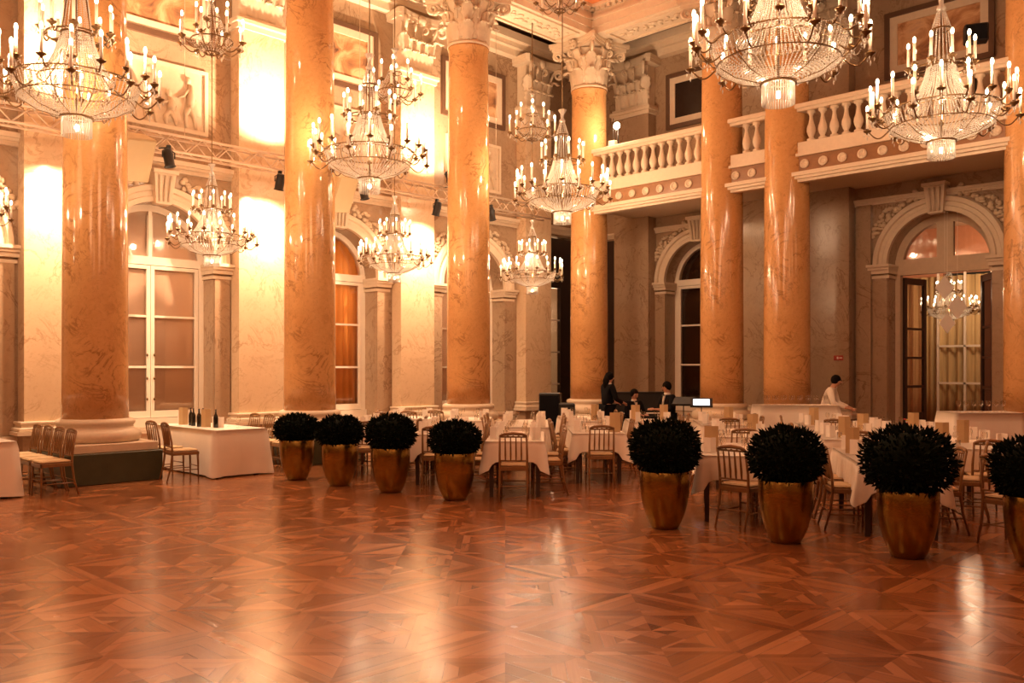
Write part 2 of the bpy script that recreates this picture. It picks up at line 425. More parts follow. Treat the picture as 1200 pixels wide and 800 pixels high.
# hall ceiling with ribs and the orange painted fields, and the beam over the columns
m = MB(); m.box(XC+.5, XR, YN, YC-.5, HC, HC+.3)
struct('ceiling', m, 'ceil_paint')
m = MB()
for k in range(6): 
    yy = YC-.5-4.2*(k+.5)*1.0
    m.box(XC+.5, XR, yy-2.1-.15, yy-2.1+.15, HC-.16, HC)
for k in range(5):
    xx = XC+.5+4.6*(k+1); m.box(xx-.15, xx+.15, YN, YC-.5, HC-.16, HC)
struct('trim_ceiling_ribs', m, 'stucco')
m = MB(); m.box(XL-.3, XC+.4, YN, YB+.3, HA-.25, HA); m.box(XC+.4, XR, YC-.4, YB+.3, HA-.25, HA)
struct('ceiling_aisle', m, 'aisle_ceiling')
def beam(name, L0, L1, loc, rz):
    """entablature over a column row; local X along, hall on -Y"""
    m = MB(); z = 10.0
    m.box(L0, L1, -.50, .50, z, z+.16); m.box(L0, L1, -.53, .53, z+.16, z+.34); m.box(L0, L1, -.57, .57, z+.34, z+.40)
    m.box(L0, L1, -.50, .5, z+.40, z+.62); m.box(L0, L1, -.62, .55, z+.62, z+.74)
    # dentils
    x = L0
    while x < L1-.1: m.box(x, x+.09, -.58, -.50, z+.54, z+.62); x += .17
    # soffit frames
    return struct(name, m, 'stucco', loc=loc, rz=rz)
b1 = beam('trim_1', YN, YC+.5, (XC, 0, 0), PI/2)
b2 = beam('trim_2', XC-.5, XR, (0, YC, 0), 0)
def soffit(parent, spans):
    m = MB()
    for a, b in spans:
        for y0, y1 in ((-.40, -.34), (.34, .40)): m.box(a, b, y0, y1, 9.955, 10.0)
        for xx in (a, b-.06): m.box(xx, xx+.06, -.34, .34, 9.955, 10.0)
        x = a+.2; k = 0
        while x < b-.2:
            m.ell((x, .12*math.sin(k*1.7), 9.985), .085, .07, .03, 8, 5); m.ell((x+.08, -.14*math.sin(k*1.7), 9.99), .05, .06, .025, 7, 4); x += .17; k += 1
    ob('soffit_ornament', m, 'stucco', parent)
soffit(b1, [(COLY[i]+.85, COLY[i+1]-.85) for i in range(4)])
soffit(b2, [(XC+.85, COLX[0]-.85), (COLX[1]+.85, COLX[2]-.85)])
# aisle wall cornices (top, and string course)
def course(name, segs, loc, rz, z, h, out, mat='stucco'):
    m = MB()
    for a, b in segs:
        m.box(a, b, -out*.45, .02, z, z+h*.35); m.box(a, b, -out*.7, .02, z+h*.35, z+h*.6); m.box(a, b, -out, .02, z+h*.6, z+h)
    return struct(name, m, mat, loc=loc, rz=rz)
PW = .505
lseg = [(YN, COLY[0]-PW)]+[(COLY[i]+PW, COLY[i+1]-PW) for i in range(4)]+[(COLY[4]+PW, YB)]
bseg = [(XL, XC-.57), (XC+.57, COLX[0]-.57), (COLX[0]+.57, COLX[1]-.57), (COLX[1]+.57, COLX[2]-.57), (COLX[2]+.57, XR)]
course('trim_3', lseg, (XL, 0, 0), PI/2, 5.5, .22, .14)
course('trim_4', [(YN, YB)], (XL, 0, 0), PI/2, 10.0, .5, .5)
course('trim_5', [(XL, XR)], (0, YB, 0), 0, 10.0, .5, .5)
course('trim_6', bseg, (0, YB, 0), 0, 5.36, .14, .1)
lb = [(a, b) for a, b in lseg]
m = MB()
for a, b in lseg:
    if a > 17: continue
    m.box(a, b, -.10, .02, 0, .16); m.box(a, b, -.06, .02, .16, .52); m.box(a, b, -.10, .02, .52, .60)
struct('baseboard_left', m, 'stucco', loc=(XL, 0, 0), rz=PI/2)
m = MB()
for a, b in [(XC+.57, COLX[0]-.57), (COLX[0]+.57, COLX[1]-.57), (COLX[1]+.57, BAYB[1]-RB-.36), (BAYB[1]+RB+.36, COLX[2]-.57), (COLX[2]+.57, XR)]:
    m.box(a, b, -.10, .02, 0, .16); m.box(a, b, -.06, .02, .16, .52); m.box(a, b, -.10, .02, .52, .60)
struct('baseboard_back', m, 'stucco', loc=(0, YB, 0))

# arch surrounds: archivolt, keystone, imposts, foliage
def arch_trim(name, c, r, sp, loc, rz, pier=True):
    root = sroot(name, loc, rz)
    m = MB(); N = 30
    prof = [(0, .0), (.0, -.10), (.09, -.10), (.11, -.07), (.19, -.07), (.21, -.12), (.30, -.12), (.33, -.05), (.33, 0)]
    vs = []
    for i in range(N+1):
        a = PI*i/N
        for dr, y in prof: vs.append((c-(r+dr)*math.cos(a), y, sp+(r+dr)*math.sin(a)))
    k = len(prof); fs = [(i*k+j, (i+1)*k+j, (i+1)*k+j+1, i*k+j+1) for i in range(N) for j in range(k-1)]
    m.add(vs, fs); ob('archivolt', m, 'stucco', root)
    m = MB()
    q = [(-.15, -.06), (.15, -.06), (.21, .52), (-.21, .52)]
    vs = [(c+x, -.26 if z > .2 else -.18, sp+r+z) for x, z in q]+[(c+x, 0, sp+r+z) for x, z in q]
    m.add(vs, [(0,1,2,3), (7,6,5,4), (0,4,5,1), (1,5,6,2), (2,6,7,3), (3,7,4,0)])
    for dx in (-.09, 0, .09): m.tube([(c+dx*.9, -.21, sp+r-.02), (c+dx*1.05, -.25, sp+r+.24), (c+dx*1.25, -.275, sp+r+.46)], .024, 6)
    m.box(c-.24, c+.24, -.30, 0, sp+r+.50, sp+r+.57)
    ob('keystone', m, 'stucco', root)
    for sgn in (-1, 1):
        m = MB(); e = c+sgn*r
        a, b = (e-.02, e+.36) if sgn > 0 else (e-.36, e+.02)
        for z0, z1, o in ((-.30, -.24, .05), (-.20, -.12, .10), (-.12, -.06, .14), (-.06, .0, .19)):
            m.box(a-o*.3, b+o*.3, -o, .55, sp+z0, sp+z1)
        ob('impost', m, 'stucco', root)
        m = MB(); m.box(a+.03, b-.03, -.045, .0, .6, sp-.3); m.box(a, b, -.09, .0, 0, .6)
        ob('pier_panel', m, 'wallm', root)
        m = MB(); rnd = random.Random(5)
        for i in range(46):
            a_ = PI/2-sgn*(.28+.9*i/46); rr = r+.47+rnd.uniform(-.10, .10)
            m.ell((c+rr*math.cos(a_), -.03, sp+rr*math.sin(a_)), rnd.uniform(.035, .075), .04, rnd.uniform(.03, .06), 7, 5)
        ob('foliage_relief', m, 'relief', root)
    return root
for i, c in enumerate(BAYL): arch_trim('trim_%d' % (10+i), c, RL, SPL, (XL, 0, 0), PI/2)
for i, c in enumerate(BAYB): arch_trim('trim_%d' % (20+i), c, RB, SPB, (0, YB, 0), 0)

# tall casement windows in the arches
def window(name, c, r, sp, bt, loc, rz, back, dark=False):
    root = sroot(name, loc, rz); y = .42; fr = .11
    m = MB(); w_ = r
    m.box(c-w_, c-w_+fr, y, y+.12, bt, sp); m.box(c+w_-fr, c+w_, y, y+.12, bt, sp)
    m.box(c-w_, c+w_, y-.02, y+.12, sp-.08, sp+.08); m.box(c-w_, c+w_, y-.06, y+.12, bt, bt+.16)
    N = 24; vs = []
    for i in range(N+1):
        a = PI*i/N
        for dr, yy in ((0, y), (-.12, y), (-.12, y+.12), (0, y+.12)): vs.append((c-(r+dr)*math.cos(a), yy, sp+(r+dr)*math.sin(a)))
    m.add(vs, [(i*4+j, i*4+(j+1)%4, (i+1)*4+(j+1)%4, (i+1)*4+j) for i in range(N) for j in range(4)])
    ob('window_frame', m, 'white_trim', root)
    m = MB(); m.box(c-.035, c+.035, y+.012, y+.07, sp+.08, sp+r-.1)
    for s_ in (-1, 1):
        m.tube([(c+s_*.42*math.cos(PI*k/8) if 0 else c+s_*.05, y+.03, sp+.08) , (c+s_*.05, y+.03, sp+r-.2)], .012, 4)
    ob('fanlight_mullion', m, 'white_trim', root)
    for s_ in (-1, 1):
        a, b = (c-w_+fr, c+.005) if s_ < 0 else (c-.005, c+w_-fr)
        a += .01; b -= .01
        m = MB(); z0, z1 = bt+.17, sp-.09
        m.box(a, a+.07, y-.01, y+.06, z0, z1); m.box(b-.07, b, y-.01, y+.06, z0, z1)
        m.box(a+.07, b-.07, y-.01, y+.06, z0, z0+.13); m.box(a+.07, b-.07, y-.01, y+.06, z1-.07, z1)
        for q in (.333, .666): m.box(a+.07, b-.07, y, y+.05, z0+(z1-z0)*q-.022, z0+(z1-z0)*q+.022)
        cs = ob('casement', m, 'white_trim', root)
        m = MB(); m.box(a+.03, b-.03, y+.022, y+.028, z0+.05, z1-.03); ob('pane', m, 'pane', cs)
        m = MB(); hx = c-s_*(-.07)
        for hz in (.9, 1.3, 1.75): m.ell((hx, y-.02, hz+.25), .02, .02, .03, 8, 5)
        ob('hinge_knob', m, 'bronze', cs)
    m = MB(); vs = [(c-(r-.1)*math.cos(PI*i/16), y+.04, sp+.05+(r-.12)*math.sin(PI*i/16)) for i in range(17)]
    m.add([*vs, *[(p[0], p[1]+.006, p[2]) for p in vs]], [tuple(range(17)), tuple(range(17, 34))[::-1]]); ob('fanlight_pane', m, 'pane', root)
    m = MB(); n = 40
    wv = .0 if back in ('blind', 'dark_pane') else .03
    rows = [[(c-r+2*r*j/n, y+(.075 if back == 'blind' else .13)+wv*math.sin(j*1.9), z) for j in range(n+1)] for z in (bt, sp+r)]
    m.sheet(rows, .008); ob('blind' if back == 'blind' else 'curtain', m, back, root)
    return root
backs = ['blind', 'blind', 'blind', 'amber', 'blind']
for i, c in enumerate(BAYL): window('window_%d' % (i+1), c, RL, SPL, BTL, (XL, 0, 0), PI/2, backs[i])
window('window_6', BAYB[0], RB, SPB, .62, (0, YB, 0), 0, 'dark_pane')

# corner openings: dark door beside lit slot of a neighbouring room
r_ = sroot('door_1', (XL, 0, 0), PI/2)
m = MB(); m.box(18.05, 18.32, .05, .15, 0, 5.4); m.box(18.78, 19.25, .05, .15, 0, 5.4); m.box(18.32, 18.78, .05, .15, 4.0, 5.4); m.box(18.32, 18.78, .05, .15, 0, .4)
ob('door_panel', m, 'dark_wood', r_)
m = MB()
for z in (1.3, 2.2, 3.1): m.box(18.32, 18.78, .08, .12, z-.02, z+.02)
ob('glazing_bar', m, 'white_trim', r_)
m = MB(); m.box(18.32, 18.78, .095, .105, .4, 4.0); ob('pane', m, 'pane', r_)
m = MB(); m.box(XL-5, XL-4.8, 15.5, 27, 0, 5.8); m.box(XL-5, XL-.62, 26.8, 27, 0, 5.8); m.box(XL-5, XL-.62, 15.5, 15.7, 0, 5.8); m.box(XL-5, XL-.62, 15.5, 27, 5.6, 5.8)
struct('wall_side_room', m, 'cream_wall')
light('side_room_light', 'POINT', (XL-2.6, 21.5, 3.4), 120, WARM2, .5)
r_ = sroot('door_2', (0, YB, 0), 0)
m = MB(); m.box(-16.3, -15.02, -.06, 0, 0, 5.3); ob('door_panel', m, 'dark_wood', r_)
m = MB(); m.box(-16.42, -16.3, -.09, 0, 0, 5.36); m.box(-15.02, -14.97, -.09, 0, 0, 5.36); ob('door_frame', m, 'dark_frame', r_)
m = MB(); m.ell((-15.2, -.1, 1.05), .03, .03, .03); ob('door_handle', m, 'gilt', r_)

# open doorway to the next room
c = BAYB[1]; root = sroot('door_3', (0, YB, 0), 0)
m = MB(); y = .40; r = RB
m.box(c-r, c-r+.1, y, y+.16, 0, SPB); m.box(c+r-.1, c+r, y, y+.16, 0, SPB); m.box(c-r, c+r, y-.02, y+.16, SPB-.22, SPB+.12)
N = 24; vs = []
for i in range(N+1):
    a = PI*i/N
    for dr, yy in ((0, y), (-.16, y), (-.16, y+.14), (0, y+.14)): vs.append((c-(r+dr)*math.cos(a), yy, SPB+(r+dr)*math.sin(a)))
m.add(vs, [(i*4+j, i*4+(j+1)%4, (i+1)*4+(j+1)%4, (i+1)*4+j) for i in range(N) for j in range(4)])
m.box(c-.17, c+.17, y+.012, y+.12, SPB+.1, SPB+r-.03)
ob('door_frame', m, 'relief', root)
m = MB(); vs = [(c-(r-.1)*math.cos(PI*i/16), y+.06, SPB+.1+(r-.14)*math.sin(PI*i/16)) for i in range(17)]
m.add([*vs, *[(p[0], p[1]+.006, p[2]) for p in vs]], [tuple(range(17)), tuple(range(17, 34))[::-1]]); ob('fanlight_pane', m, 'pane', root)
for nm, hx, ang in (('door_leaf', c-r+.12, 78), ('door_leaf', c+r-.12, 122)):
    m = MB(); W = .84; T = TR(hx, y+.16, 0) @ RZ(math.radians(ang))
    m.box(0, .1, -.03, .03, .03, SPB-.26, T); m.box(W-.1, W, -.03, .03, .03, SPB-.26, T)
    for z0, z1 in ((.03, .75), (1.3, 1.36), (1.95, 2.0), (2.6, 2.65), (SPB-.4, SPB-.26)): m.box(.1, W-.1, -.025, .025, z0, z1, T)
    dl = ob(nm, m, 'dark_wood', root)
    m = MB(); m.box(.1, W-.1, -.003, .003, .75, SPB-.4, T); ob('pane', m, 'pane' if ang < 90 else 'dark_pane', dl)
m = MB()
m.box(-12.5, -12.3, YB+.6, YB+8.8, 0, 6); m.box(-3.2, -3.0, YB+.6, YB+8.8, 0, 6); m.box(-12.5, -9.4, YB+8.6, YB+8.8, 0, 6); m.box(-7.9, -3, YB+8.6, YB+8.8, 0, 6); m.box(-9.4, -7.9, YB+8.6, YB+8.8, 4.6, 6); m.box(-9.4, -7.9, YB+8.6, YB+8.8, 0, .1)
struct('wall_next_room', m, 'rose_wall')
struct('ceiling_next_room', MB().box(-12.5, -3, YB+.6, YB+8.8, 6, 6.2), 'cream_wall')
root = sroot('window_7', (0, YB, 0), 0)
m = MB(); n = 60
rows = [[(-10.6+3.2*j/n, 8.35+.07*math.sin(j*1.3)+.03*math.sin(j*.47), z) for j in range(n+1)] for z in (.1, 1.2, 2.4, 4.5)]
m.sheet(rows, .01); ob('curtain', m, 'curtain', root)
m = MB()
for xx in (-9.4, -8.65, -7.92): m.box(xx-.03, xx+.03, 8.18, 8.24, .1, 4.6)
for z in (1.3, 2.4, 3.5): m.box(-9.4, -7.9, 8.18, 8.24, z-.03, z+.03)
ob('window_frame', m, 'white_trim', root)

# ------------------------------------------------------------------ Corinthian capitals
def leaf(m, T, h, w, lean, curl, th=.022):
    """acanthus leaf: local x lateral, y outward, z up"""
    rows = []; n = 12; k = 6
    for i in range(n+1):
        s_ = i/n
        if s_ < .72: y_ = lean*s_/.72*.55; z_ = h*s_/.72*.92; 
        else:
            a = (s_-.72)/.28*PI*.95; y_ = lean*.55+curl*(1-math.cos(a))*.5+curl*.15*a; z_ = h*.92+curl*.42*math.sin(a)-curl*.12*a
        ww = w*(.62+.5*math.sin(PI*min(s_*1.05, 1)))*(1-.55*max(0, s_-.7)/.3)*(1+.14*math.sin(s_*PI*7))
        row = []
        for j in range(k+1):
            t_ = j/k*2-1
            row.append((t_*ww/2, y_-.22*w*t_*t_+.02*math.cos(t_*PI*3), z_))
        rows.append(row)
    m.sheet(rows, th, True, T)
def volute(m, T, r0, z0, r1, z1, R_, rad):
    """spiral scroll in the local y(outward)-z plane"""
    pts = []; rs = []
    for i in range(8):
        s_ = i/7; pts.append((0, r0+(r1-r0)*s_**1.4, z0+(z1-z0)*math.sin(s_*PI/2))); rs.append(rad*(.75+.25*s_))
    for i in range(1, 20):
        a = PI/2-i/19*PI*3.1; rr = R_*(1-.72*i/19)
        pts.append((0, r1+rr*math.cos(a), z1-R_+rr*math.sin(a))); rs.append(rad*(1-.35*i/19))
    m.tube(pts, rs, 7, T)
CH = 1.2
def capital_mesh():
    m = MB()
    m.lathe([(.44, 0), (.47, .02), (.47, .06), (.43, .08), (.41, .10), (.41, .55), (.44, .75), (.52, .92), (.56, .97), (.50, .99)], 32)
    for k in range(8): leaf(m, RZ(PI/4*k-PI/2) @ TR(0, .43, .08), .42, .31, .09, .13)
    for k in range(8): leaf(m, RZ(PI/4*(k+.5)-PI/2) @ TR(0, .42, .12), .66, .30, .11, .15)
    for k in range(4):
        T = RZ(PI/2*k-PI/4)
        volute(m, T, .47, .55, .80, 1.02, .12, .042); leaf(m, T @ TR(0, .50, .50), .34, .26, .16, .14)
        for s_ in (-1, 1):
            volute(m, RZ(PI/2*k-PI/4+s_*.50) , .48, .55, .56, .97, .085, .028)
    for k in range(4):
        T = RZ(PI/2*k)
        m.ell((0, .62, 1.06), .10, .07, .11, 10, 7, T); 
        for q in range(6): m.ell((.08*math.cos(q*PI/3), .68, 1.06+.09*math.sin(q*PI/3)), .04, .03, .04, 7, 5, T)
    for z0, z1, g in ((1.0, 1.08, .0), (1.08, 1.13, .04), (1.13, CH-.002, .06)):
        pts = []
        for k in range(4):
            a0 = PI/2*k; 
            for j in range(9):
                t_ = -1+2*j/8; xx = (.645+g)*t_; yy = (.70+g)-.17*(1-t_*t_)
                xr = xx*math.cos(a0)-(-yy)*math.sin(a0)*1; yr = xx*math.sin(a0)+(-yy)*math.cos(a0)
                pts.append((xr, yr))
        m.poly(pts, z0, z1)
    return m.mesh('capital', [M['stucco']])
def flat_capital_mesh(hw, H_):
    """pilaster capital, face on -Y at y=0, half width hw"""
    m = MB(); F_ = Matrix.Rotation(PI, 4, 'Z')
    m.box(-hw-.03, hw+.03, -.05, .34, 0, .06); m.box(-hw+.03, hw-.03, .02, .34, .06, H_-.2)
    n = 4
    for k in range(n): leaf(m, TR(-hw+.02+(2*hw-.04)*(k+.5)/n, .02, .06) @ F_, .40, 2*hw/n*.98, .08, .12)
    for k in range(n-1): leaf(m, TR(-hw+.02+(2*hw-.04)*(k+1)/n, .0, .08) @ F_, .64, 2*hw/n*.98, .10, .15)
    for s_ in (-1, 1):
        T = TR(s_*hw*.72, 0, 0) @ RZ(PI+s_*PI/5)
        volute(m, T, .02, .55, .30, H_-.18, .13, .045); leaf(m, TR(s_*hw*.85, .0, .4) @ RZ(PI+s_*PI/5), .40, .26, .14, .14)
        volute(m, TR(s_*.10, 0, 0) @ RZ(PI+s_*.5), .02, .6, .10, H_-.22, .09, .03)
    m.ell((0, -.16, H_-.12), .11, .07, .12)
    pts = [(hw+.16, .34), (-hw-.16, .34), (-hw-.20, -.20), (-hw-.12, -.27)]+[((hw+.1)*t_, -.25+.13*(1-t_*t_)) for t_ in (-.8, -.5, -.2, .1, .4, .7)]+[(hw+.12, -.27), (hw+.20, -.20)]
    m.poly([(p[0], p[1]) for p in pts], H_-.2, H_-.12); m.poly([(p[0]*1.03, p[1]*1.06 if p[1] < 0 else p[1]) for p in pts], H_-.12, H_-.002)
    return m.mesh('pilaster_capital', [M['stucco']])
cap_me = capital_mesh()
m = MB(); hb = .96
prof = [(.485, hb)]+[(.48-.045*((z/7.9)**1.8), hb+z*1.0) for z in (.5, 1.5, 2.5, 3.5, 4.5, 5.5, 6.5, 7.5)]+[(.435, 8.72), (.46, 8.76), (.46, 8.80)]
m.lathe(prof, 56); shaft_me = m.mesh('shaft', [M['column']])
m = MB()
m.lathe([(.62, .60), (.66, .64), (.67, .70), (.65, .77), (.58, .80), (.56, .82), (.55, .85), (.575, .88), (.58, .91), (.56, .945), (.51, .965), (.49, .965)], 48)
m.box(-.70, .70, -.70, .70, .47, .602, None, .01); base_me = m.mesh('column_base', [M['stucco']])
m = MB(); m.box(-.75, .75, -.75, .75, 0, .47, None, .012); ped_me = m.mesh('plinth', [M['dark_green']])
def column(loc, label):
    t_ = thing('marble_column', label, 'column', loc, 0, 'marble columns of the hall')
    ob('plinth', ped_me, None, t_, label='dark green stone plinth'); ob('column_base', base_me, None, t_); ob('shaft', shaft_me, None, t_)
    ob('capital', cap_me, None, t_, loc=(0, 0, 8.80))
clab = ['orange marble column outside the left frame edge', 'big orange marble column on dark green plinth beside the long cloth table',
        'orange marble column behind the two left-hand brass planters', 'orange marble column behind the fourth planter, second from the hall corner',
        'orange marble column at the hall corner where the balcony begins']
for y_, l_ in list(zip(COLY, clab))[1:]: column((XC, y_, 0), l_)
for x_, l_ in zip(COLX[:3], ['orange marble column behind the tablet stand, first right of the hall corner', 'orange marble column behind the waiter counter, right one of the close pair', 'orange marble column cut by the right frame edge beside the open doorway']):
    column((x_, YC, 0), l_)

# pilasters
def pilaster(loc, rz, hw, label, mat, group):
    t_ = thing('pilaster', label, 'pilaster', loc, rz, group)
    m = MB(); d = .34
    m.box(-hw-.06, hw+.06, -.06, d, 0, .14); m.box(-hw-.03, hw+.03, -.03, d, .14, .62)
    ob('pedestal', m, 'wallm', t_)
    m = MB(); m.box(-hw-.14, hw+.14, -.14, d, .62, .68); m.box(-hw-.11, hw+.11, -.11, d, .68, .75, None, .015); m.box(-hw-.06, hw+.06, -.06, d, .75, .80); m.box(-hw-.08, hw+.08, -.08, d, .80, .85, None, .012)
    ob('base_moulding', m, 'stucco', t_)
    m = MB(); m.box(-hw, hw, 0, d, .85, 8.52); ob('shaft', m, mat, t_)
    m = MB(); m.box(-hw-.10, hw+.10, -.10, d, 8.62, 8.72, None, .015); m.box(-hw-.05, hw+.05, -.05, d, 8.52, 8.62); ob('necking', m, 'stucco', t_)
    ob('capital', fcap_me[hw], None, t_, loc=(0, 0, 8.72))
fcap_me = {PW: flat_capital_mesh(PW, 1.3), .57: flat_capital_mesh(.57, 1.3)}
for y_, l_ in zip(COLY[1:], ['floodlit cream marble pilaster left of the first tall window', 'floodlit cream marble pilaster between the white window and the amber window',
                            'floodlit cream marble pilaster right of the amber window', 'unlit beige marble pilaster in the left wall near the hall corner']):
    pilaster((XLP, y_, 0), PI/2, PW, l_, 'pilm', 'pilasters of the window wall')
for x_, l_ in zip([XC]+COLX[:3], ['beige marble pilaster under the balcony, first from the dark corner', 'beige marble pilaster behind the first balcony column', 'beige marble pilaster under the balcony left of the doorway bay', 'beige marble pilaster right of the open doorway']):
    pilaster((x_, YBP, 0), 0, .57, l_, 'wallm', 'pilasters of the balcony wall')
# panels right of the pair pilaster
m = MB(); m.box(-8.32, -8.0, -.12, 0, .6, 5.36); struct('trim_7', m, 'wallm', loc=(0, YB, 0))

# relief panels with figures and upper framed openings
def relief(loc, rz, label, seed, w=1.75, h=1.12):
    rnd = random.Random(seed)
    t_ = thing('relief_panel', label, 'relief', loc, rz, 'stucco relief panels above the windows')
    m = MB(); m.box(-w/2, w/2, -.02, .0, 0, h); ob('ground', m, 'relief', t_)
    m = MB()
    for a, b, c_, d in ((-w/2-.07, w/2+.07, -.07, 0), (-w/2-.07, w/2+.07, h, h+.07), (-w/2-.07, -w/2, 0, h), (w/2, w/2+.07, 0, h)): m.box(a, b, -.06, 0, c_, d)
    ob('frame', m, 'stucco', t_)
    for k in range(4):
        m = MB(); x = -w/2+.28+k*(w-.5)/3.2; s_ = rnd.choice((-1, 1)); hh = h*rnd.uniform(.78, .92) if k != 2 else h*.55
        m.ell((x+s_*.04, -.05, hh), .06, .05, .075)
        m.tube([(x, -.04, hh-.08), (x-.02*s_, -.05, hh*.66), (x, -.05, hh*.48)], [.045, .085, .075], 8)
        m.tube([(x-.03, -.04, hh*.5), (x-.08*s_, -.05, hh*.27), (x-.13*s_, -.03, .03)], [.06, .045, .025], 7)
        m.tube([(x+.03, -.04, hh*.5), (x+.10*s_, -.05, hh*.28), (x+.07*s_, -.03, .03)], [.06, .045, .025], 7)
        m.tube([(x, -.05, hh-.14), (x+.14*s_, -.06, hh*.66), (x+.25*s_, -.05, hh*rnd.uniform(.6, .95))], [.035, .028, .018], 6)
        m.tube([(x, -.05, hh-.14), (x-.12*s_, -.05, hh*.62), (x-.06*s_, -.06, hh*.5)], [.035, .028, .018], 6)
        rows = [[(x-.05*s_+(-.10+.05*j)*(1+i*.3)*1.0, -.03-.015*math.sin(j*2.3), hh*.62-i*.1) for j in range(5)] for i in range(4)]
        m.sheet(rows, .02)
        ob('figure', m, 'relief', t_)
RLAB = ['carved figure relief hidden behind the big left column', 'carved figure relief above the first white window, under the small high chandelier', 'carved figure relief above the amber window', 'carved figure relief above the arch beside the third column']
for c_, l_, s_ in zip(BAYL[1:], RLAB, (3, 8, 12, 21)): relief((XL, c_, 6.38), PI/2, l_, s_)
def upper(loc, rz, label, mat, w=2.2, h=1.45):
    t_ = thing('framed_wall_painting', label, 'painting', loc, rz, 'framed openings on the upper wall')
    m = MB()
    def fr(m, w, h, t, y0, y1, z):
        m.box(-w/2, w/2, y0, y1, z, z+t); m.box(-w/2, w/2, y0, y1, z+h-t, z+h); m.box(-w/2, -w/2+t, y0, y1, z+t, z+h-t); m.box(w/2-t, w/2, y0, y1, z+t, z+h-t)
    fr(m, w, h, .11, -.07, 0, 0); ob('outer_frame', m, 'dark_frame', t_)
    m = MB(); fr(m, w-.22, h-.22, .16, -.045, 0, .11); ob('inner_frame', m, 'stucco', t_)
    m = MB(); m.box(-w/2+.26, w/2-.26, -.015, 0, .26, h-.26); ob('canvas', m, mat, t_)
for c_, l_, q in zip(BAYL[1:], ['framed amber picture high behind the big left column', 'framed amber picture high above the first white window', 'framed glowing amber picture high above the amber window', 'framed amber picture high beside the third column'], range(4)):
    upper((XL, c_, 8.02), PI/2, l_, 'paint_warm')
upper((BAYB[0], YB, 8.05), 0, 'dark framed picture on upper wall above the balcony, near the hall corner', 'dark_pane', 2.0)
upper((BAYB[1], YB, 8.05), 0, 'framed pinkish picture above the balcony behind the hanging chandelier', 'paint_warm')

# ------------------------------------------------------------------ balcony
root = struct('trim_balcony', MB().box(XC+.05, XR, YC-.14, YB, 5.78, 6.06), 'stucco')
m = MB(); m.box(XC+.3, XR, YC-.32, YC-.1, 5.66, 5.72); m.box(XC+.3, XR, YC-.36, YC-.1, 5.72, 5.80); m.box(XC+.3, XR, YC-.27, YC-.1, 5.60, 5.66)
ob('lower_moulding', m, 'stucco', root)
m = MB(); m.box(XC+.3, XR, YC-.24, YC-.12, 5.80, 6.13); ob('fascia_band', m, 'brown_band', root)
m = MB(); m.box(XC+.3, XR, YC-.30, YC-.1, 6.13, 6.19); m.box(XC+.3, XR, YC-.26, YC-.06, 6.19, 6.42)
ob('balustrade_plinth', m, 'stucco', root)
m = MB(); T = Matrix.Rotation(PI/2, 4, 'X')
m.lathe([(0, .0), (.02, .03), (.045, .012), (.06, .03), (.095, .03), (.095, 0)], 16, T)
for k in range(8): m.ell((.062*math.cos(k*PI/4), .062*math.sin(k*PI/4), .026), .018, .018, .014, 6, 4, T)
med = m.mesh('medallion', [M['stucco']])
x = XC+.75; 
while x < COLX[2]+1:
    if min(abs(x-q) for q in COLX[:3]) > .35: ob('medallion', med, None, root, loc=(x, YC-.24, 5.965))
    x += .40
bal = thing('balustrade', 'white stone balustrade along the balcony with turned balusters', 'balustrade', (0, YC-.16, 0))
m = MB(); m.box(XC+.3, XR, -.11, .11, 7.06, 7.12); m.box(XC+.3, XR, -.15, .15, 7.12, 7.22, None, .015); ob('rail', m, 'stucco', bal)
m = MB(); m.lathe([(.085, 6.42), (.085, 6.47), (.05, 6.49), (.045, 6.51), (.075, 6.57), (.092, 6.64), (.085, 6.71), (.055, 6.80), (.038, 6.90), (.036, 6.95), (.055, 6.97), (.045, 6.99), (.085, 7.01), (.085, 7.06)], 14)
bme = m.mesh('baluster', [M['stucco']]); x = XC+.62
while x < COLX[2]+1.2:
    if min(abs(x-q) for q in COLX[:3]) > .50: ob('baluster', bme, None, bal, loc=(x, 0, 0))
    x += .247

# lamp, box and loudspeaker on the balcony
p = P(709, 21.3); 
t_ = thing('floodlight', 'small glaring lamp on the balcony rail beside the corner column', 'lamp', (p.x, YC-.16, 7.22))
m = MB(); m.tube([(0,0,0), (0,0,.42)], .015, 6); m.lathe([(.06, 0), (.06, .02), (.02, .03)], 12); ob('stand', m, 'black', t_)
m = MB(); m.ell((0, -.05, .48), .09, .06, .09, 12, 8); ob('bulb', m, 'bulb', t_)
light('balcony_lamp', 'POINT', (0, -.22, .48), 30, WARM2, .08, t_)
p = P(725, 22); t_ = thing('junction_box', 'small cream box on the balcony rail right of the glaring lamp', 'box', (p.x+.05, YC-.16, 7.22))
m = MB(); m.box(-.1, .1, -.08, .08, 0, .14, None, .01); ob('case', m, 'stucco', t_); m = MB(); m.tube([(.0, 0, .14), (.0, 0, .7)], .01, 5); m.tube([(.07, 0, .14), (.07, 0, .6)], .008, 5); ob('antenna', m, 'black', t_)
p = P(1162, 17.0)
t_ = thing('flat_loudspeaker', 'black flat loudspeaker on the balcony beside the right frame column', 'loudspeaker', (p.x, YC+.25, 6.06), math.radians(25))
m = MB(); m.tube([(0,0,0), (0,0,1.75)], .02, 8); m.lathe([(.2, 0), (.2, .02), (.03, .03)], 16); ob('stand', m, 'black', t_)
m = MB(); m.box(-.20, .20, -.12, .12, 1.72, 2.05, None, .02); ob('cabinet', m, 'black', t_)
m = MB(); m.box(-.17, .17, -.13, -.12, 1.75, 2.02); ob('grille', m, 'suit', t_)

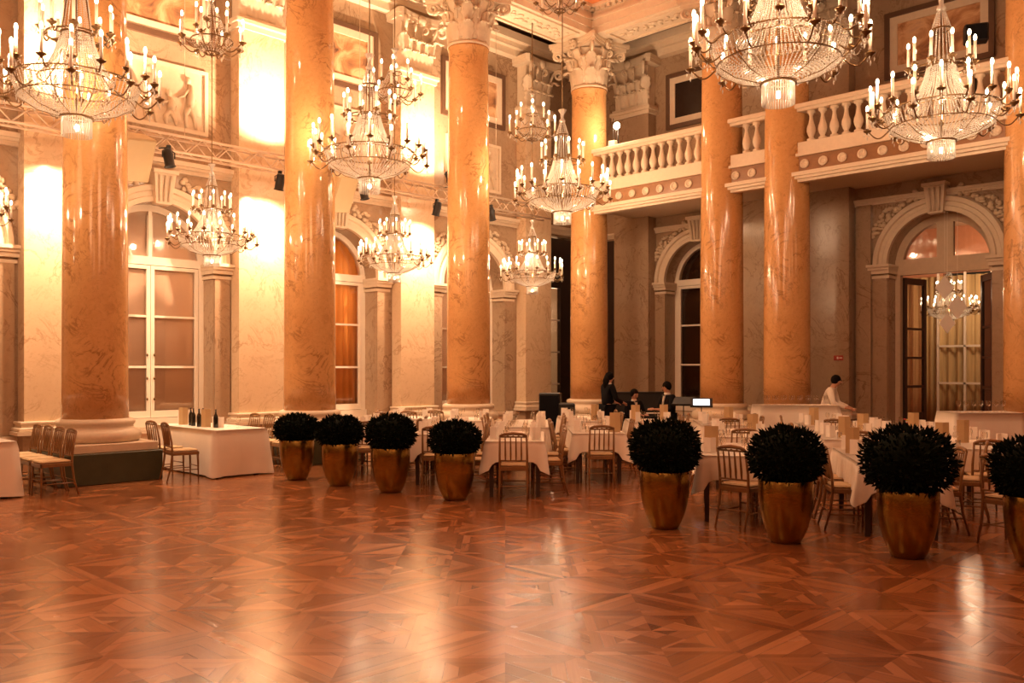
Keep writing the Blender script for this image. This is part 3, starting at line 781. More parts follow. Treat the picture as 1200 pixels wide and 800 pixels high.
# ------------------------------------------------------------------ truss and lamps along the window wall
XT = -15.62
tr = thing('lighting_truss', 'aluminium box truss hung along the window wall above the arches', 'truss', (XT, 0, 5.66))
Y0, Y1, a = -2.0, 17.2, .145
for sx_, sz in ((-1, 0), (1, 0), (-1, 1), (1, 1)):
    ob('chord', MB().tube([(sx_*a, Y0, sz*.29), (sx_*a, Y1, sz*.29)], .025, 8), 'steel', tr)
m = MB(); n = int((Y1-Y0)/.29)
for i in range(n):
    y_ = Y0+i*.29; f = i % 2
    for sx_ in (-1, 1): m.tube([(sx_*a, y_, .29*f), (sx_*a, y_+.29, .29*(1-f))], .012, 5)
    for z in (0, .29): m.tube([(-a if f else a, y_, z), (a if f else -a, y_+.29, z)], .010, 5)
ob('lattice', m, 'steel', tr)
for y_ in (0, 3.3, 7.3, 11.2, 15.3): ob('hanging_cable', MB().tube([(0, y_, .3), (0, y_, 4.98)], .006, 4), 'steel', tr)
def parcan(y_, zc, to, label, power, spot=75, dx=.0):
    loc = Vector((XT+dx, y_, zc)); t_ = thing('stage_spotlight', label, 'spotlight', loc, 0, 'spotlights clamped to the truss')
    d = (Vector(to)-loc).normalized(); q = d.to_track_quat('Z', 'Y').to_matrix().to_4x4()
    m = MB(); m.lathe([(.05, -.16), (.08, -.145), (.088, -.05), (.085, .14), (.10, .15), (.10, .16), (.078, .16), (.078, .10), (0, .09)], 16, q); ob('housing', m, 'black', t_)
    m = MB(); s_ = 1 if zc < 5.7 else -1
    m.tube([(0, -.11, 0), (0, -.11, .1*s_), (0, 0, .16*s_), (0, .11, .1*s_), (0, .11, 0)], .012, 5); m.box(-.03, .03, -.03, .03, min(.16*s_, .22*s_), max(.16*s_, .22*s_)); ob('yoke', m, 'black', t_)
    cz = (5.66 if s_ > 0 else 5.95)-zc
    m = MB(); m.tube([(0, 0, .18*s_), (max(-dx+.145, -.5) if dx > .05 else .0, 0, cz-.0)], .014, 6); ob('clamp_arm', m, 'black', t_)
    if power:
        ob('lens', MB().lathe([(0, .12), (.076, .12), (.07, .125), (0, .126)], 14, q), 'bulb', t_)
        light('spot_beam', 'SPOT', tuple(loc+d*.20), power, WARM2, .05, None, spot, to)
plab = ['left of the first white window', 'between the white and the amber window', 'right of the amber window']
for y_, l_ in zip(COLY[1:4], plab):
    parcan(y_, 5.42, (XLP, y_, 3.4), 'black spotlight under the truss flooding down the pilaster '+l_, E_WASH_DOWN, 140, .16)
    parcan(y_+.25, 6.12, (XLP, y_, 8.2), 'black spotlight above the truss flooding up the pilaster '+l_, E_WASH_UP, 140, .34)
for y_, l_ in ((6.75, 'unlit black spotlight hanging over the first white window'), (10.9, 'unlit black spotlight beside the tan loudspeaker near the second column'), (14.6, 'unlit black spotlight under the truss behind the third column')):
    parcan(y_, 5.42, (XT+.9, y_+.3, 3.0), l_, 0, dx=.55)
for y_, l_ in ((6.15, 'tan slanted loudspeaker under the truss right of the big column'), (10.35, 'tan slanted loudspeaker under the truss beside the second column')):
    t_ = thing('hanging_loudspeaker', l_, 'loudspeaker', (XT+.45, y_, 5.35), 0, 'tan loudspeakers on the truss')
    T = Matrix.Rotation(math.radians(28), 4, 'Y') @ RZ(math.radians(15)); m = MB(); m.box(-.18, .18, -.30, .30, -.38, .38, T, .02); ob('cabinet', m, 'speaker_tan', t_)
    m = MB(); m.box(.18, .19, -.27, .27, -.35, .35, T); ob('grille', m, 'speaker_tan', t_)
    ob('bracket', MB().tube([(-.1, 0, .3), (-.3, 0, .45)], .015, 5), 'black', t_)

# ------------------------------------------------------------------ chandeliers
def ring(m, r, z, t_, seg=40):
    m.lathe([(r-t_, z-t_), (r+t_, z-t_), (r+t_, z+t_), (r-t_, z+t_), (r-t_, z-t_)], seg, smooth=False, cap=False)
def strand(m, p0, p1, sag, n, r, h=None, belly=0):
    p0, p1 = Vector(p0), Vector(p1)
    for i in range(n+1):
        s_ = i/n; p = p0.lerp(p1, s_); p.z -= sag*4*s_*(1-s_)
        if belly:
            q = Vector((p.x, p.y, 0)); 
            if q.length > 1e-4: p += q.normalized()*belly*4*s_*(1-s_)
        m.bead(p, r, h)
def candle_parts(H_=.28):
    m = MB(); m.lathe([(.021, 0), (.021, H_), (.008, H_+.005)], 8); c_ = m.mesh('candle', [M['candle']])
    m = MB(); m.ell((0, 0, 0.045), .024, .024, .052, 8, 6); f_ = m.mesh('flame', [M['flame']])
    return c_, f_, H_
cme, fme, CHH = candle_parts()
def arm_mesh(r0, z0, r1, z1, dip):
    m = MB(); pts = []
    for i in range(11):
        s_ = i/10; pts.append((r0+(r1-r0)*(s_**.9), 0, z0+(z1-.03-z0)*s_**2-dip*math.sin(PI*min(1, s_*1.12))))
    m.tube(pts, .011, 6)
    m.lathe([(.012, z1-.06), (.02, z1-.04), (.06, z1-.012), (.064, z1), (.03, z1-.004), (.022, z1+.0), (.022, z1+.03), (.014, z1+.03)], 12, TR(r1, 0, 0))
    return m.mesh('arm', [M['bronze']])
def arms(root, n, r0, z0, r1, z1, dip, off=0):
    am = arm_mesh(r0, z0, r1, z1, dip)
    pm = MB()
    for k in range(3): pm.bead((r1+.045*math.cos(k*2.1), .045*math.sin(k*2.1), z1-.07), .010, .03)
    pm.bead((r1, 0, z1-.12), .013, .04); pme = pm.mesh('pendant', [M['crystal']])
    for k in range(n):
        a = 2*PI*(k+off)/n
        A = ob('arm', am, None, root, rz=a)
        c_ = ob('candle', cme, None, A, loc=(r1, 0, z1+.02)); 
        ob('pendants', pme, None, A)
        f = ob('flame', fme, None, root, loc=(r1*math.cos(a), r1*math.sin(a), z1+.02+CHH))
def big_chandelier():
    root = thing('crystal_chandelier', 'x', 'chandelier')
    arms(root, 18, .78, .74, .99, .80, .07); arms(root, 9, .74, .55, 1.06, .60, .10, .5); arms(root, 10, .36, 1.36, .45, 1.42, .05, .3)
    for a_ in ((.80, .74, .009), (.72, .50, .006), (.205, .27, .012), (.48, .78, .008)):
        m = MB(); ring(m, *a_); ob('basket_ring', m, 'bronze', root)
    for a_ in ((.38, 1.37, .011), (.20, 1.40, .012), (.13, 1.95, .012)):
        m = MB(); ring(m, *a_); ob('upper_ring', m, 'bronze', root)
    m = MB(); m.tube([(0,0,.26), (0,0,2.42)], .016, 8)
    for k in range(9):
        a = 2*PI*k/9; pts = [(.79*math.cos(a), .79*math.sin(a), .73), (.74*math.cos(a), .74*math.sin(a), .52), (.5*math.cos(a), .5*math.sin(a), .36), (.2*math.cos(a), .2*math.sin(a), .28)]
        m.tube(pts, .006, 5)
    for k in range(6):
        a = 2*PI*k/6; m.tube([(.47*math.cos(a), .47*math.sin(a), .78), (.26*math.cos(a), .26*math.sin(a), 1.05), (.2*math.cos(a), .2*math.sin(a), 1.4), (.13*math.cos(a), .13*math.sin(a), 1.95)], .008, 5)
        m.tube([(.79*math.cos(a), .79*math.sin(a), .74), (.47*math.cos(a), .47*math.sin(a), .78)], .008, 5); m.tube([(.37*math.cos(a), .37*math.sin(a), 1.37), (.0, .0, 1.40)], .008, 5)
        m.tube([(.2*math.cos(a), .2*math.sin(a), .27), (0, 0, .27)], .008, 5)
    ob('stem_frame', m, 'bronze', root)
    m = MB(); n = 72
    for k in range(n):
        a = 2*PI*k/n; c_, s_ = math.cos(a), math.sin(a)
        strand(m, (.79*c_, .79*s_, .72), (.71*c_, .71*s_, .51), 0, 9, .015, .015)
        strand(m, (.71*c_, .71*s_, .50), (.20*c_, .20*s_, .28), .0, 16, .0135, .016, .03)
        if k % 2 == 0: m.bead((.72*c_, .72*s_, .455), .012, .035)
    for k in range(18):
        a, b = 2*PI*k/18, 2*PI*(k+1)/18
        strand(m, (.99*math.cos(a), .99*math.sin(a), .75), (.99*math.cos(b), .99*math.sin(b), .75), .10, 12, .010)
    ob('crystal_basket', m, 'crystal', root, stuff=True)
    m = MB(); n = 54
    for k in range(n):
        a = 2*PI*k/n; c_, s_ = math.cos(a), math.sin(a)
        strand(m, (.47*c_, .47*s_, .79), (.20*c_, .20*s_, 1.38), .03, 26, .0125, .016, -.03)
    ob('crystal_tent', m, 'crystal', root, stuff=True)
    m = MB(); n = 20
    for k in range(n):
        a = 2*PI*k/n; c_, s_ = math.cos(a), math.sin(a)
        strand(m, (.20*c_, .20*s_, 1.42), (.13*c_, .13*s_, 1.94), .02, 20, .010, .013)
        strand(m, (.13*c_, .13*s_, 1.98), (.05*c_, .05*s_, 2.24), .0, 9, .010, .014)
        if k % 2: strand(m, (.13*c_, .13*s_, 1.93), (.17*c_, .17*s_, 1.70), .0, 8, .009)
    m.lathe([(.05, 2.22), (.07, 2.27), (.03, 2.33), (.04, 2.42), (.09, 2.50), (.08, 2.51), (.02, 2.44)], 14)
    ob('crystal_crown', m, 'crystal', root, stuff=True)
    m = MB(); n = 40
    for k in range(n):
        a = 2*PI*k/n; x_, y_ = .185*math.cos(a), .185*math.sin(a); m.tube([(x_, y_, .26), (x_, y_, .02)], .0095, 4)
    ob('glass_rod_cup', m, 'crystal', root, stuff=True)
    m = MB(); m.ell((0, 0, .14), .035, .035, .05); ob('bulb', m, 'flame', root)
    return root
def small_chandelier():
    root = thing('small_crystal_chandelier', 'x', 'chandelier')
    arms(root, 8, .12, .22, .52, .26, .12); arms(root, 4, .10, .50, .26, .56, .07, .5)
    m = MB(); ring(m, .34, .28, .009, 24); ring(m, .12, .08, .01, 16); ring(m, .14, .66, .008, 16); m.tube([(0,0,.0), (0,0,.98)], .014, 8)
    for k in range(6):
        a = k*PI/3; m.tube([(.34*math.cos(a), .34*math.sin(a), .28), (.12*math.cos(a), .12*math.sin(a), .08), (0, 0, .05)], .007, 5)
    ob('stem_frame', m, 'bronze', root)
    m = MB()
    for k in range(24):
        a = 2*PI*k/24; c_, s_ = math.cos(a), math.sin(a)
        strand(m, (.34*c_, .34*s_, .27), (.12*c_, .12*s_, .08), .02, 9, .011, .014)
        strand(m, (.34*c_, .34*s_, .29), (.14*c_, .14*s_, .66), .04, 13, .010, .014)
        if k % 2: strand(m, (.14*c_, .14*s_, .67), (.02*c_, .02*s_, .92), .0, 9, .010, .014)
    for k in range(8):
        a, b = 2*PI*k/8, 2*PI*(k+1)/8
        strand(m, (.5*math.cos(a), .5*math.sin(a), .22), (.5*math.cos(b), .5*math.sin(b), .22), .10, 12, .009)
        m.bead((.5*math.cos(a), .5*math.sin(a), .14), .014, .04)
    m.lathe([(.03, .95), (.06, 1.0), (.025, 1.04), (.04, 1.10), (.08, 1.15), (.02, 1.08)], 12)
    ob('crystal_strands', m, 'crystal', root, stuff=True)
    return root
BIG = big_chandelier(); BT = tree(BIG)
first = [True]
def hang(tr_, loc, label, group, scale, topz, energy, nl, rl, zl, rot=0.0):
    if tr_[0].get('used') is None:
        r_ = tr_[0]; r_['used'] = 1; r_.location = loc; r_.scale = (scale,)*3; tag(r_, label, 'chandelier', group); r_.rotation_euler = (0,0,rot)
    else: r_ = dup(tr_, loc, rot, label, group, scale)
    top = 2.46 if tr_ is BT else 1.1
    L = (topz-loc[2])/scale
    ob('hanging_rod', MB().tube([(0, 0, top), (0, 0, L)], .012, 6), 'bronze', r_)
    for k in range(nl):
        a = 2*PI*(k+.25)/nl
        light('candle_light', 'POINT', (loc[0]+rl*scale*math.cos(a), loc[1]+rl*scale*math.sin(a), loc[2]+zl*scale), energy/nl, WARM, .05)
    if tr_[0] is BIG:
        for z_, e_ in ((.14, .05), (.62, .10), (1.05, .05)): light('crystal_fill_light', 'POINT', (loc[0]+.03, loc[1], loc[2]+z_*scale), energy*e_, WARM2, .03)  # bulb in the cup; basket and tent points added so the crystal glows
    return r_
def W2(px, Z): p = P(px, Z); return p.x, p.y
g = 'large chandeliers over the dance floor'
mains = [(912, 10.5, 'large chandelier cut by the top edge, in front of the paired columns'), (1103, 13.2, 'large chandelier hanging before the balcony at the right'), (90, 11.95, 'large chandelier in front of the big left column'),
         (433, 15.8, 'large chandelier right of the second column, small one behind it'), (659, 19.2, 'large chandelier hanging in front of the corner column')]
for px_, Z_, l_ in mains:
    x_, y_ = W2(px_, Z_); hang(BT, (x_, y_, 4.87), l_, g, 1.0, HC, E_MAIN, 5, 1.12, 1.15, random.random())
for y_, l_ in ((3.3, 'lower chandelier cut by the left edge'), (7.22, 'chandelier low between the first columns over the white window'), (11.2, 'chandelier low in front of the amber window'), (15.33, 'chandelier low between the third and corner columns')):
    hang(BT, (XC-.02, y_, 3.50), l_, 'chandeliers hung between the columns', .71, 10.0, E_AISLE, 3, 1.2, 1.15, random.random())
SM = small_chandelier(); ST = tree(SM)
g2 = 'small chandeliers high between the columns'
for y_, l_ in ((7.22, 'small high chandelier above the first white window'), (11.2, 'small high chandelier behind the second large one'), (15.33, 'small high chandelier beside the corner column capital')):
    hang(ST, (XC-.02, y_, 7.12), l_, g2, 1.03, 10.0, E_SMALL, 2, .6, .6)
x_, y_ = W2(656, 19.2); hang(ST, (x_, y_, 9.45), 'small chandelier at the top edge before the corner capital', g2, 1.0, HC, 6, 1, .6, .5)
x_, y_ = W2(1112, 22.4); hang(BT, (x_, y_, 2.80), 'chandelier seen through the open arched doorway', 'chandelier in the next room', .64, 6.0, 20, 3, 1.25, 1.3)
x_, y_ = W2(1110, 22.0); light('next_room_lamp', 'POINT', (x_, y_+2.5, 4.6), 80, WARM2, .5)
# chandeliers of the rest of the hall, outside the frame: their light only matters
for x_, y_, k_ in ((-12.7, -.6, 1), (-12.7, -5.5, .6), (-4.9, 4.2, 2.2), (-4.9, -1.5, 2.2), (3.0, 13.5, .5), (3.0, 8.5, .7), (3.0, 3.0, 1), (3.0, -3.0, 1)):
    light('candle_light', 'POINT', (x_, y_, 5.9), E_BACK/8*k_, (1.0, .50, .26), .9)
# white rhombus ornaments in the doorway
for px_, Zd, z_, k, l_ in ((1107, 18.3, 3.42, .9, 'upper'), (1122, 18.3, 3.02, .92, 'right-hand'), (1110, 18.3, 2.68, .78, 'lowest')):
    p = P(px_, Zd); t_ = thing('paper_rhombus', '%s white paper rhombus hanging in the open doorway' % {'upper': 'top', 'right-hand': 'middle', 'lowest': 'lowest'}[l_], 'ornament', (p.x, p.y, z_), YAW, 'white rhombus ornaments in the doorway')
    m = MB(); s_ = .22*k; T = Matrix.Rotation(PI/2, 4, 'X'); m.poly([(s_, 0), (0, s_*1.25), (-s_, 0), (0, -s_*1.25)], -.006, .006, T); ob('sheet', m, 'napkin', t_)
    ob('string', MB().tube([(0, 0, s_*1.2), (0, 0, 5.0-z_)], .003, 4), 'napkin', t_)

# ------------------------------------------------------------------ chairs
def make_chair():
    root = thing('banquet_chair', 'x', 'chair')
    m = MB(); m.box(-.195, .195, -.19, .215, .435, .455, None, .006)
    rows = []
    m2 = MB(); m2.box(-.185, .185, -.18, .205, .455, .485, None, .014); 
    m = MB(); m.box(-.20, .20, .185, .215, .40, .45, None, .005); m.box(-.20, .20, -.20, -.17, .40, .45, None, .005); m.box(-.20, -.17, -.2, .215, .40, .45, None, .005); m.box(.17, .20, -.2, .215, .40, .45, None, .005); m.box(-.19, .19, -.19, .2, .445, .455)
    ob('seat_frame', m, 'chair', root); ob('seat', m2, 'cushion', root)
    for s_ in (-1, 1):
        ob('front_leg', MB().tube([(s_*.18, .195, .43), (s_*.182, .20, .30), (s_*.186, .205, 0)], [.017, .016, .010], 7), 'chair', root)
        ob('back_leg', MB().tube([(s_*.187, -.275, 0), (s_*.182, -.215, .22), (s_*.18, -.19, .43), (s_*.18, -.20, .60), (s_*.175, -.25, .87)], [.011, .015, .017, .015, .013], 7), 'chair', root)
    m = MB(); m.tube([(-.175, -.25, .865), (-.12, -.253, .885), (0, -.255, .895), (.12, -.253, .885), (.175, -.25, .865)], [.014, .02, .022, .02, .014], 7); m.tube([(-.175, -.245, .85), (.175, -.245, .85)], .012, 6)
    for k in range(5):
        m.tube([(-.175+.07*k+.002, -.245, .845), (-.175+.07*k+.035, -.247, .865), (-.175+.07*k+.068, -.245, .845)], .008, 5)
    ob('top_rail', m, 'chair', root)
    ob('lower_rail', MB().tube([(-.178, -.205, .535), (.178, -.205, .535)], .011, 6), 'chair', root)
    sp = MB(); sp.tube([(0, -.205, .535), (0, -.212, .62), (0, -.228, .74), (0, -.246, .85)], [.009, .0135, .011, .008], 6); spm = sp.mesh('spindle', [M['chair']])
    for k in range(4): ob('spindle', spm, None, root, loc=(-.105+.07*k, 0, 0))
    m = MB(); m.tube([(-.184, .2, .22), (.184, .2, .22)], .008, 5); m.tube([(-.184, -.225, .2), (.184, -.225, .2)], .008, 5)
    for s_ in (-1, 1): m.tube([(s_*.184, .2, .17), (s_*.184, -.235, .17)], .008, 5)
    ob('stretcher', m, 'chair', root)
    return root
CH0 = make_chair(); CT = tree(CH0); used = [0]
def chair(px, Z, rel, label, group='gilt banquet chairs', world=None):
    loc = world if world is not None else P(px, Z)
    loc = (loc[0], loc[1], 0)
    rz = hd(rel)
    if not used[0]:
        used[0] = 1; CH0.location = loc; CH0.rotation_euler = (0,0,rz); tag(CH0, label, 'chair', group); return CH0
    return dup(CT, loc, rz, label, group)

# ------------------------------------------------------------------ tables, cloths, table ware
def cloth_mesh(w_, l_, drop, tip, seed, fl=.02):
    rnd = random.Random(seed); m = MB(); per = []; r = .03; n = 16; nl = max(12, int(n*l_/w_))
    def edge(x0, y0, x1, y1, k):
        for i in range(k): per.append((x0+(x1-x0)*i/k, y0+(y1-y0)*i/k, min(i, k-i)/k))
    edge(-w_/2, 0, w_/2, 0, n); edge(w_/2, 0, w_/2, l_, nl); edge(w_/2, l_, -w_/2, l_, n); edge(-w_/2, l_, -w_/2, 0, nl)
    N = len(per); z0 = .760; rows = 7; vs = []; ph = rnd.random()*6
    cx0, cy0 = 0, l_/2
    for k in range(rows+1):
        s_ = k/rows
        for i, (x_, y_, e) in enumerate(per):
            cn = math.exp(-(min(e, 1-e)/.09)**2) if True else 0
            e2 = e; cn = math.exp(-(e2/.10)**2)
            d_ = drop+(tip-drop)*cn
            ox = (1 if x_ > w_/2-1e-4 else -1 if x_ < -w_/2+1e-4 else 0); oy = (1 if y_ > l_-1e-4 else -1 if y_ < 1e-4 else 0)
            fold = fl*math.sin(i*1.55+ph)*s_+fl*.6*math.sin(i*.63+ph*2)*s_
            out = (.012+.05*cn*s_+fold+.012*s_) if k else 0
            zz = z0-d_*s_ if k else z0
            vs.append((x_+ox*out, y_+oy*out, zz))
    fs = [(k*N+i, (k+1)*N+i, (k+1)*N+(i+1)%N, k*N+(i+1)%N) for k in range(rows) for i in range(N)]
    fs = [f[::-1] for f in fs]; fs.append(tuple(range(N)))
    m.add(vs, fs, True)
    # thickness: underside copy slightly inset
    vin = [(x_*.992, l_/2+(y_-l_/2)*.992, z_-.004) for x_, y_, z_ in vs]
    m.add(vin, [f[::-1] for f in fs], True)
    return m
def table(px, Z, rel, w_, l_, where, drop=.27, tip=.44, legs=True, world=None, rz=None):
    loc = world if world is not None else P(px, Z); loc = (loc[0], loc[1], 0); rz = hd(rel) if rz is None else rz
    t_ = thing('dining_table', 'dark wood dining table '+where, 'table', loc, rz, 'dining tables')
    m = MB(); m.box(-w_/2+.01, w_/2-.01, .01, l_-.01, .725, .752, None, .004); m.box(-w_/2+.06, w_/2-.06, .06, .09, .64, .725); m.box(-w_/2+.06, w_/2-.06, l_-.09, l_-.06, .64, .725); m.box(-w_/2+.06, -w_/2+.09, .06, l_-.06, .64, .725); m.box(w_/2-.09, w_/2-.06, .06, l_-.06, .64, .725)
    ob('tabletop', m, 'table_wood', t_)
    lg = MB(); lg.add([(-.025,-.025,0),(.025,-.025,0),(.025,.025,0),(-.025,.025,0),(-.033,-.033,.725),(.033,-.033,.725),(.033,.033,.725),(-.033,.033,.725)], [(0,3,2,1),(4,5,6,7),(0,1,5,4),(1,2,6,5),(2,3,7,6),(3,0,4,7)]); lm = lg.mesh('leg', [M['table_wood']])
    for sx_ in (-1, 1):
        for yy in (.085, l_-.085): ob('leg', lm, None, t_, loc=(sx_*(w_/2-.085), yy, 0))
    c_ = ob('tablecloth', cloth_mesh(w_, l_, drop, tip, int(px*7+Z*31)), 'linen', loc=loc, rz=rz)
    tag(c_, 'white linen cloth on the table '+where, 'tablecloth', 'white tablecloths')
    return Matrix.Translation(loc) @ RZ(rz)
m = MB(); m.lathe([(.032, 0), (.030, .004), (.004, .008), (.0035, .075), (.012, .085), (.030, .11), (.034, .14), (.028, .175), (.026, .175), (.031, .14), (.027, .112), (.0, .09)], 12)
gl_me = m.mesh('wine_glass', [M['glass']])
m = MB(); m.lathe([(.026, 0), (.032, .09), (.030, .09), (.024, .006), (0, .006)], 12); tum_me = m.mesh('water_glass', [M['glass']])
def fold_me(name, w_, h_, mat, th, ang=.42):
    m = MB()
    rows = [[(-w_/2*math.cos(ang)+0, w_/2*math.sin(ang), z), (-w_*.25*math.cos(ang), w_*.25*math.sin(ang), z), (0, 0, z), (w_*.25*math.cos(ang), w_*.25*math.sin(ang), z), (w_/2*math.cos(ang), w_/2*math.sin(ang), z)] for z in (0, h_/2, h_)]
    m.sheet(rows, th, False); return m.mesh(name, [M[mat]])
menu_me = fold_me('menu_card', .17, .30, 'menu', .004, .35)
nap_me = fold_me('folded_napkin', .17, .17, 'napkin', .02, .75)
m = MB(); m.lathe([(.0, .004), (.07, .004), (.105, .014), (.11, .018), (.105, .02), (.07, .009), (0, .009)], 20); plate_me = m.mesh('side_plate', [M['napkin']])
def place(me, T, x_, y_, a, label, cat, group):
    p = T @ Vector((x_, y_, .7655)); o = bpy.data.objects.new(me.name, me); COL.objects.link(o); o.location = p
    o.rotation_euler = (0, 0, T.to_euler().z+a); return tag(o, label, cat, group)
def settings(T, w_, l_, where, n, menu=(), seed=0, bottles=0):
    rnd = random.Random(seed)
    for k in range(n):
        for s_ in (-1, 1):
            y_ = l_*(k+.5)/n; x_ = s_*(w_/2-.13)
            place(nap_me, T, x_, y_, rnd.uniform(-.6, .6)+(PI if s_ > 0 else 0), 'white napkin folded upright '+where, 'napkin', 'folded napkins '+where)
            place(gl_me, T, s_*(w_/2-.28), y_+.13, 0, 'clear stemmed wine glass '+where, 'glass', 'wine glasses '+where)
            place(tum_me, T, s_*(w_/2-.24), y_-.12, 0, 'short clear tumbler '+where, 'glass', 'tumblers '+where)
    for x_, y_, a in menu:
        place(menu_me, T, x_, y_, math.radians(a), 'tall tan menu card '+where, 'menu', 'menu cards '+where)
TB = [ # px, Z, rel, w, l, where, n settings, menus
 (603, 11.85, 2, .80, 1.9, 'right of the fourth planter', 3, ()),
 (613, 14.7, 2, .85, 2.2, 'second deep right of the fourth planter', 4, ()),
 (702, 13.3, 0, .80, 2.0, 'left of the lone middle planter', 3, ((.27, .22, 0),)),
 (687, 16.3, 0, .85, 2.0, 'second deep left of the middle planter', 3, ((.2, .3, 20),)),
 (766, 16.0, 3, .85, 1.2, 'between middle planter and the musicians', 2, ((-.3, .3, 0), (.25, .5, 10))),
 (862, 9.9, 12, .80, 1.8, 'right of the lone middle planter', 3, ((-.26, .40, 0),)),
 (850, 15.2, 6, .80, 1.5, 'in front of the lit tablet stand', 2, ((.1, .3, 0),)),
 (1058, 9.0, 12, .82, 1.9, 'behind the biggest planter', 3, ((-.3, 1.1, 10), (.25, 1.2, 0))),
 (1003, 12.1, 12, .85, 1.9, 'between the two biggest planters', 3, ((-.1, .3, 0), (.3, 1.2, 0))),
 (870, 12.6, 9, .85, 1.8, 'behind the second biggest planter', 3, ((.2, .5, 0),)),
 (1150, 10.7, 12, .90, 1.9, 'just left of the rightmost planter', 3, ((-.36, .3, 0), (.05, .9, 10))),
 (1068, 13.2, 12, .85, 1.5, 'before the right serving counter', 3, ((.1, .3, 0),)),
 (513, 13.1, 2, .80, 1.9, 'half hidden by the fourth planter', 3, ()),
 (437, 14.3, 2, .80, 1.9, 'half hidden by the third planter', 3, ()),
 (545, 16.4, 2, .85, 1.5, 'before the third column base', 2, ()),
 (480, 17.0, 2, .85, 1.2, 'behind the third planter near the wall', 2, ()),
 (972, 14.9, 10, .85, 1.2, 'before the left serving counter', 2, ((-.2, .3, 0),)),
]
TM = []
for i, (px_, Z_, rel_, w_, l_, wh, n_, mn) in enumerate(TB):
    T = table(px_, Z_, rel_, w_, l_, wh); TM.append((T, w_, l_, wh, rel_)); settings(T, w_, l_, 'on the table '+wh, n_, mn, i)
def side_chairs(i, sides, ys, front=False, back=False):
    T, w_, l_, wh, rel_ = TM[i]
    for s_ in sides:
        nm = 'left' if s_ < 0 else 'right'
        for j, y_ in enumerate(ys):
            p = T @ Vector((s_*(w_/2+.04), y_, 0)); pos = ['first', 'second', 'third'][min(j, 2)]
            chair(0, 0, rel_+(90 if s_ < 0 else -90)+random.uniform(-6, 6), 'gilt chair, %s on the %s of the table %s' % (pos, nm, wh), world=p)
    if front:
        p = T @ Vector((0, -.12, 0)); chair(0, 0, rel_+random.uniform(-2, 2), 'gilt chair at near end of the table '+wh, world=p)
    if back:
        p = T @ Vector((0, l_+.22, 0)); chair(0, 0, rel_+180, 'gilt chair at far end of the table '+wh, world=p)
side_chairs(0, (-1, 1), (.5, 1.3), True); side_chairs(1, (-1, 1), (.4, 1.1, 1.8))
side_chairs(2, (-1, 1), (.45, 1.35), True); side_chairs(3, (1,), (.5, 1.4)); side_chairs(4, (1,), (.6,))
side_chairs(5, (1,), (.5, 1.2)); side_chairs(6, (-1, 1), (.4, 1.1), True)
side_chairs(7, (-1, 1), (.55, 1.25)); side_chairs(8, (-1, 1), (.5, 1.3), True); side_chairs(9, (-1, 1), (.5, 1.3), True)
side_chairs(10, (-1,), (1.0,), True); side_chairs(11, (-1,), (.4, 1.0)); side_chairs(12, (-1, 1), (.5, 1.4), True); side_chairs(13, (-1, 1), (.5, 1.3), True)
side_chairs(14, (1,), (.4, 1.1)); side_chairs(15, (-1,), (.6,)); side_chairs(16, (-1, 1), (.6,), True)
chair(872, 9.75, 48, 'gilt slat-back chair turned aside at the low cloth corner, behind the right-middle planter')
chair(1186, 8.75, 60, 'gilt slat-back chair cut by the right edge beside the last planter')
chair(1128, 10.25, -62, 'gilt slat-back chair turned toward the biggest planter from its right')

# floor-length clothed tables on the left
def buffet(name, x0, x1, y0, y1, label, H_=.76):
    w_, l_ = x1-x0, y1-y0
    m = cloth_mesh(w_, l_, H_-.03, H_-.02, int(x0*13), .014); 
    t_ = thing(name, label, 'table', ((x0+x1)/2, y0, H_-.76), 0, 'tables with floor-length cloths')
    dz = H_-.76
    ob('tablecloth', m, 'linen', t_)
    tp = MB(); tp.box(-w_/2+.02, w_/2-.02, .02, l_-.02, .72, .75); ob('tabletop', tp, 'table_wood', t_)
    lg = MB().box(-.03, .03, -.03, .03, -dz, .72).mesh('leg', [M['table_wood']])
    for a_ in (-1, 1):
        for b_ in (.12, l_-.12): ob('leg', lg, None, t_, loc=(a_*(w_/2-.12), b_, 0))
    return TR((x0+x1)/2, y0, H_-.76)
T = buffet('serving_table', -15.35, -13.1, 6.62, 7.52, 'long table with floor-length white cloth right of the big column')
wh = 'on the long floor-length cloth table'
for x_, y_ in ((-.55, .25), (.35, .22)): place(menu_me, T, x_, y_, PI/4, 'tall tan menu card standing '+wh, 'menu', 'menu cards '+wh)
m = MB(); m.lathe([(.036, 0), (.038, .01), (.038, .17), (.03, .20), (.013, .235), (.013, .29), (.015, .29), (.015, .30), (0, .30)], 12); bot_me = m.mesh('dark_bottle', [M['bottle']])
for x_, y_ in ((-.35, .3), (-.15, .25), (.0, .35), (.12, .22), (.55, .3)): place(bot_me, T, x_, y_, 0, 'dark glass bottle standing between the menu cards '+wh, 'bottle', 'dark bottles '+wh)
for k in range(6): place(gl_me, T, -.9+.33*k, .6, 0, 'clear stemmed wine glass standing '+wh, 'glass', 'wine glasses '+wh)
for k in range(4): place(nap_me, T, -.95+.2*k+(.9 if k > 1 else 0), .35, .3, 'white napkin folded upright '+wh, 'napkin', 'napkins '+wh)
T = buffet('serving_table', -15.6, -13.12, 2.75, 3.78, 'floor-length clothed table cut by the left edge')
for k in range(3): place(nap_me, T, .3+.25*k, .6, .3, 'white napkin on the clothed table cut by the left edge', 'napkin', 'napkins on the left edge table')
for k in range(4): chair(0, 0, 0, 'gilt chair in the row beside the dark plinth, %s from the dance floor' % ('first', 'second', 'third', 'fourth')[k], 'chairs in a row beside the plinth', world=(-13.02-.47*k, 4.2, 0)).rotation_euler[2] = PI
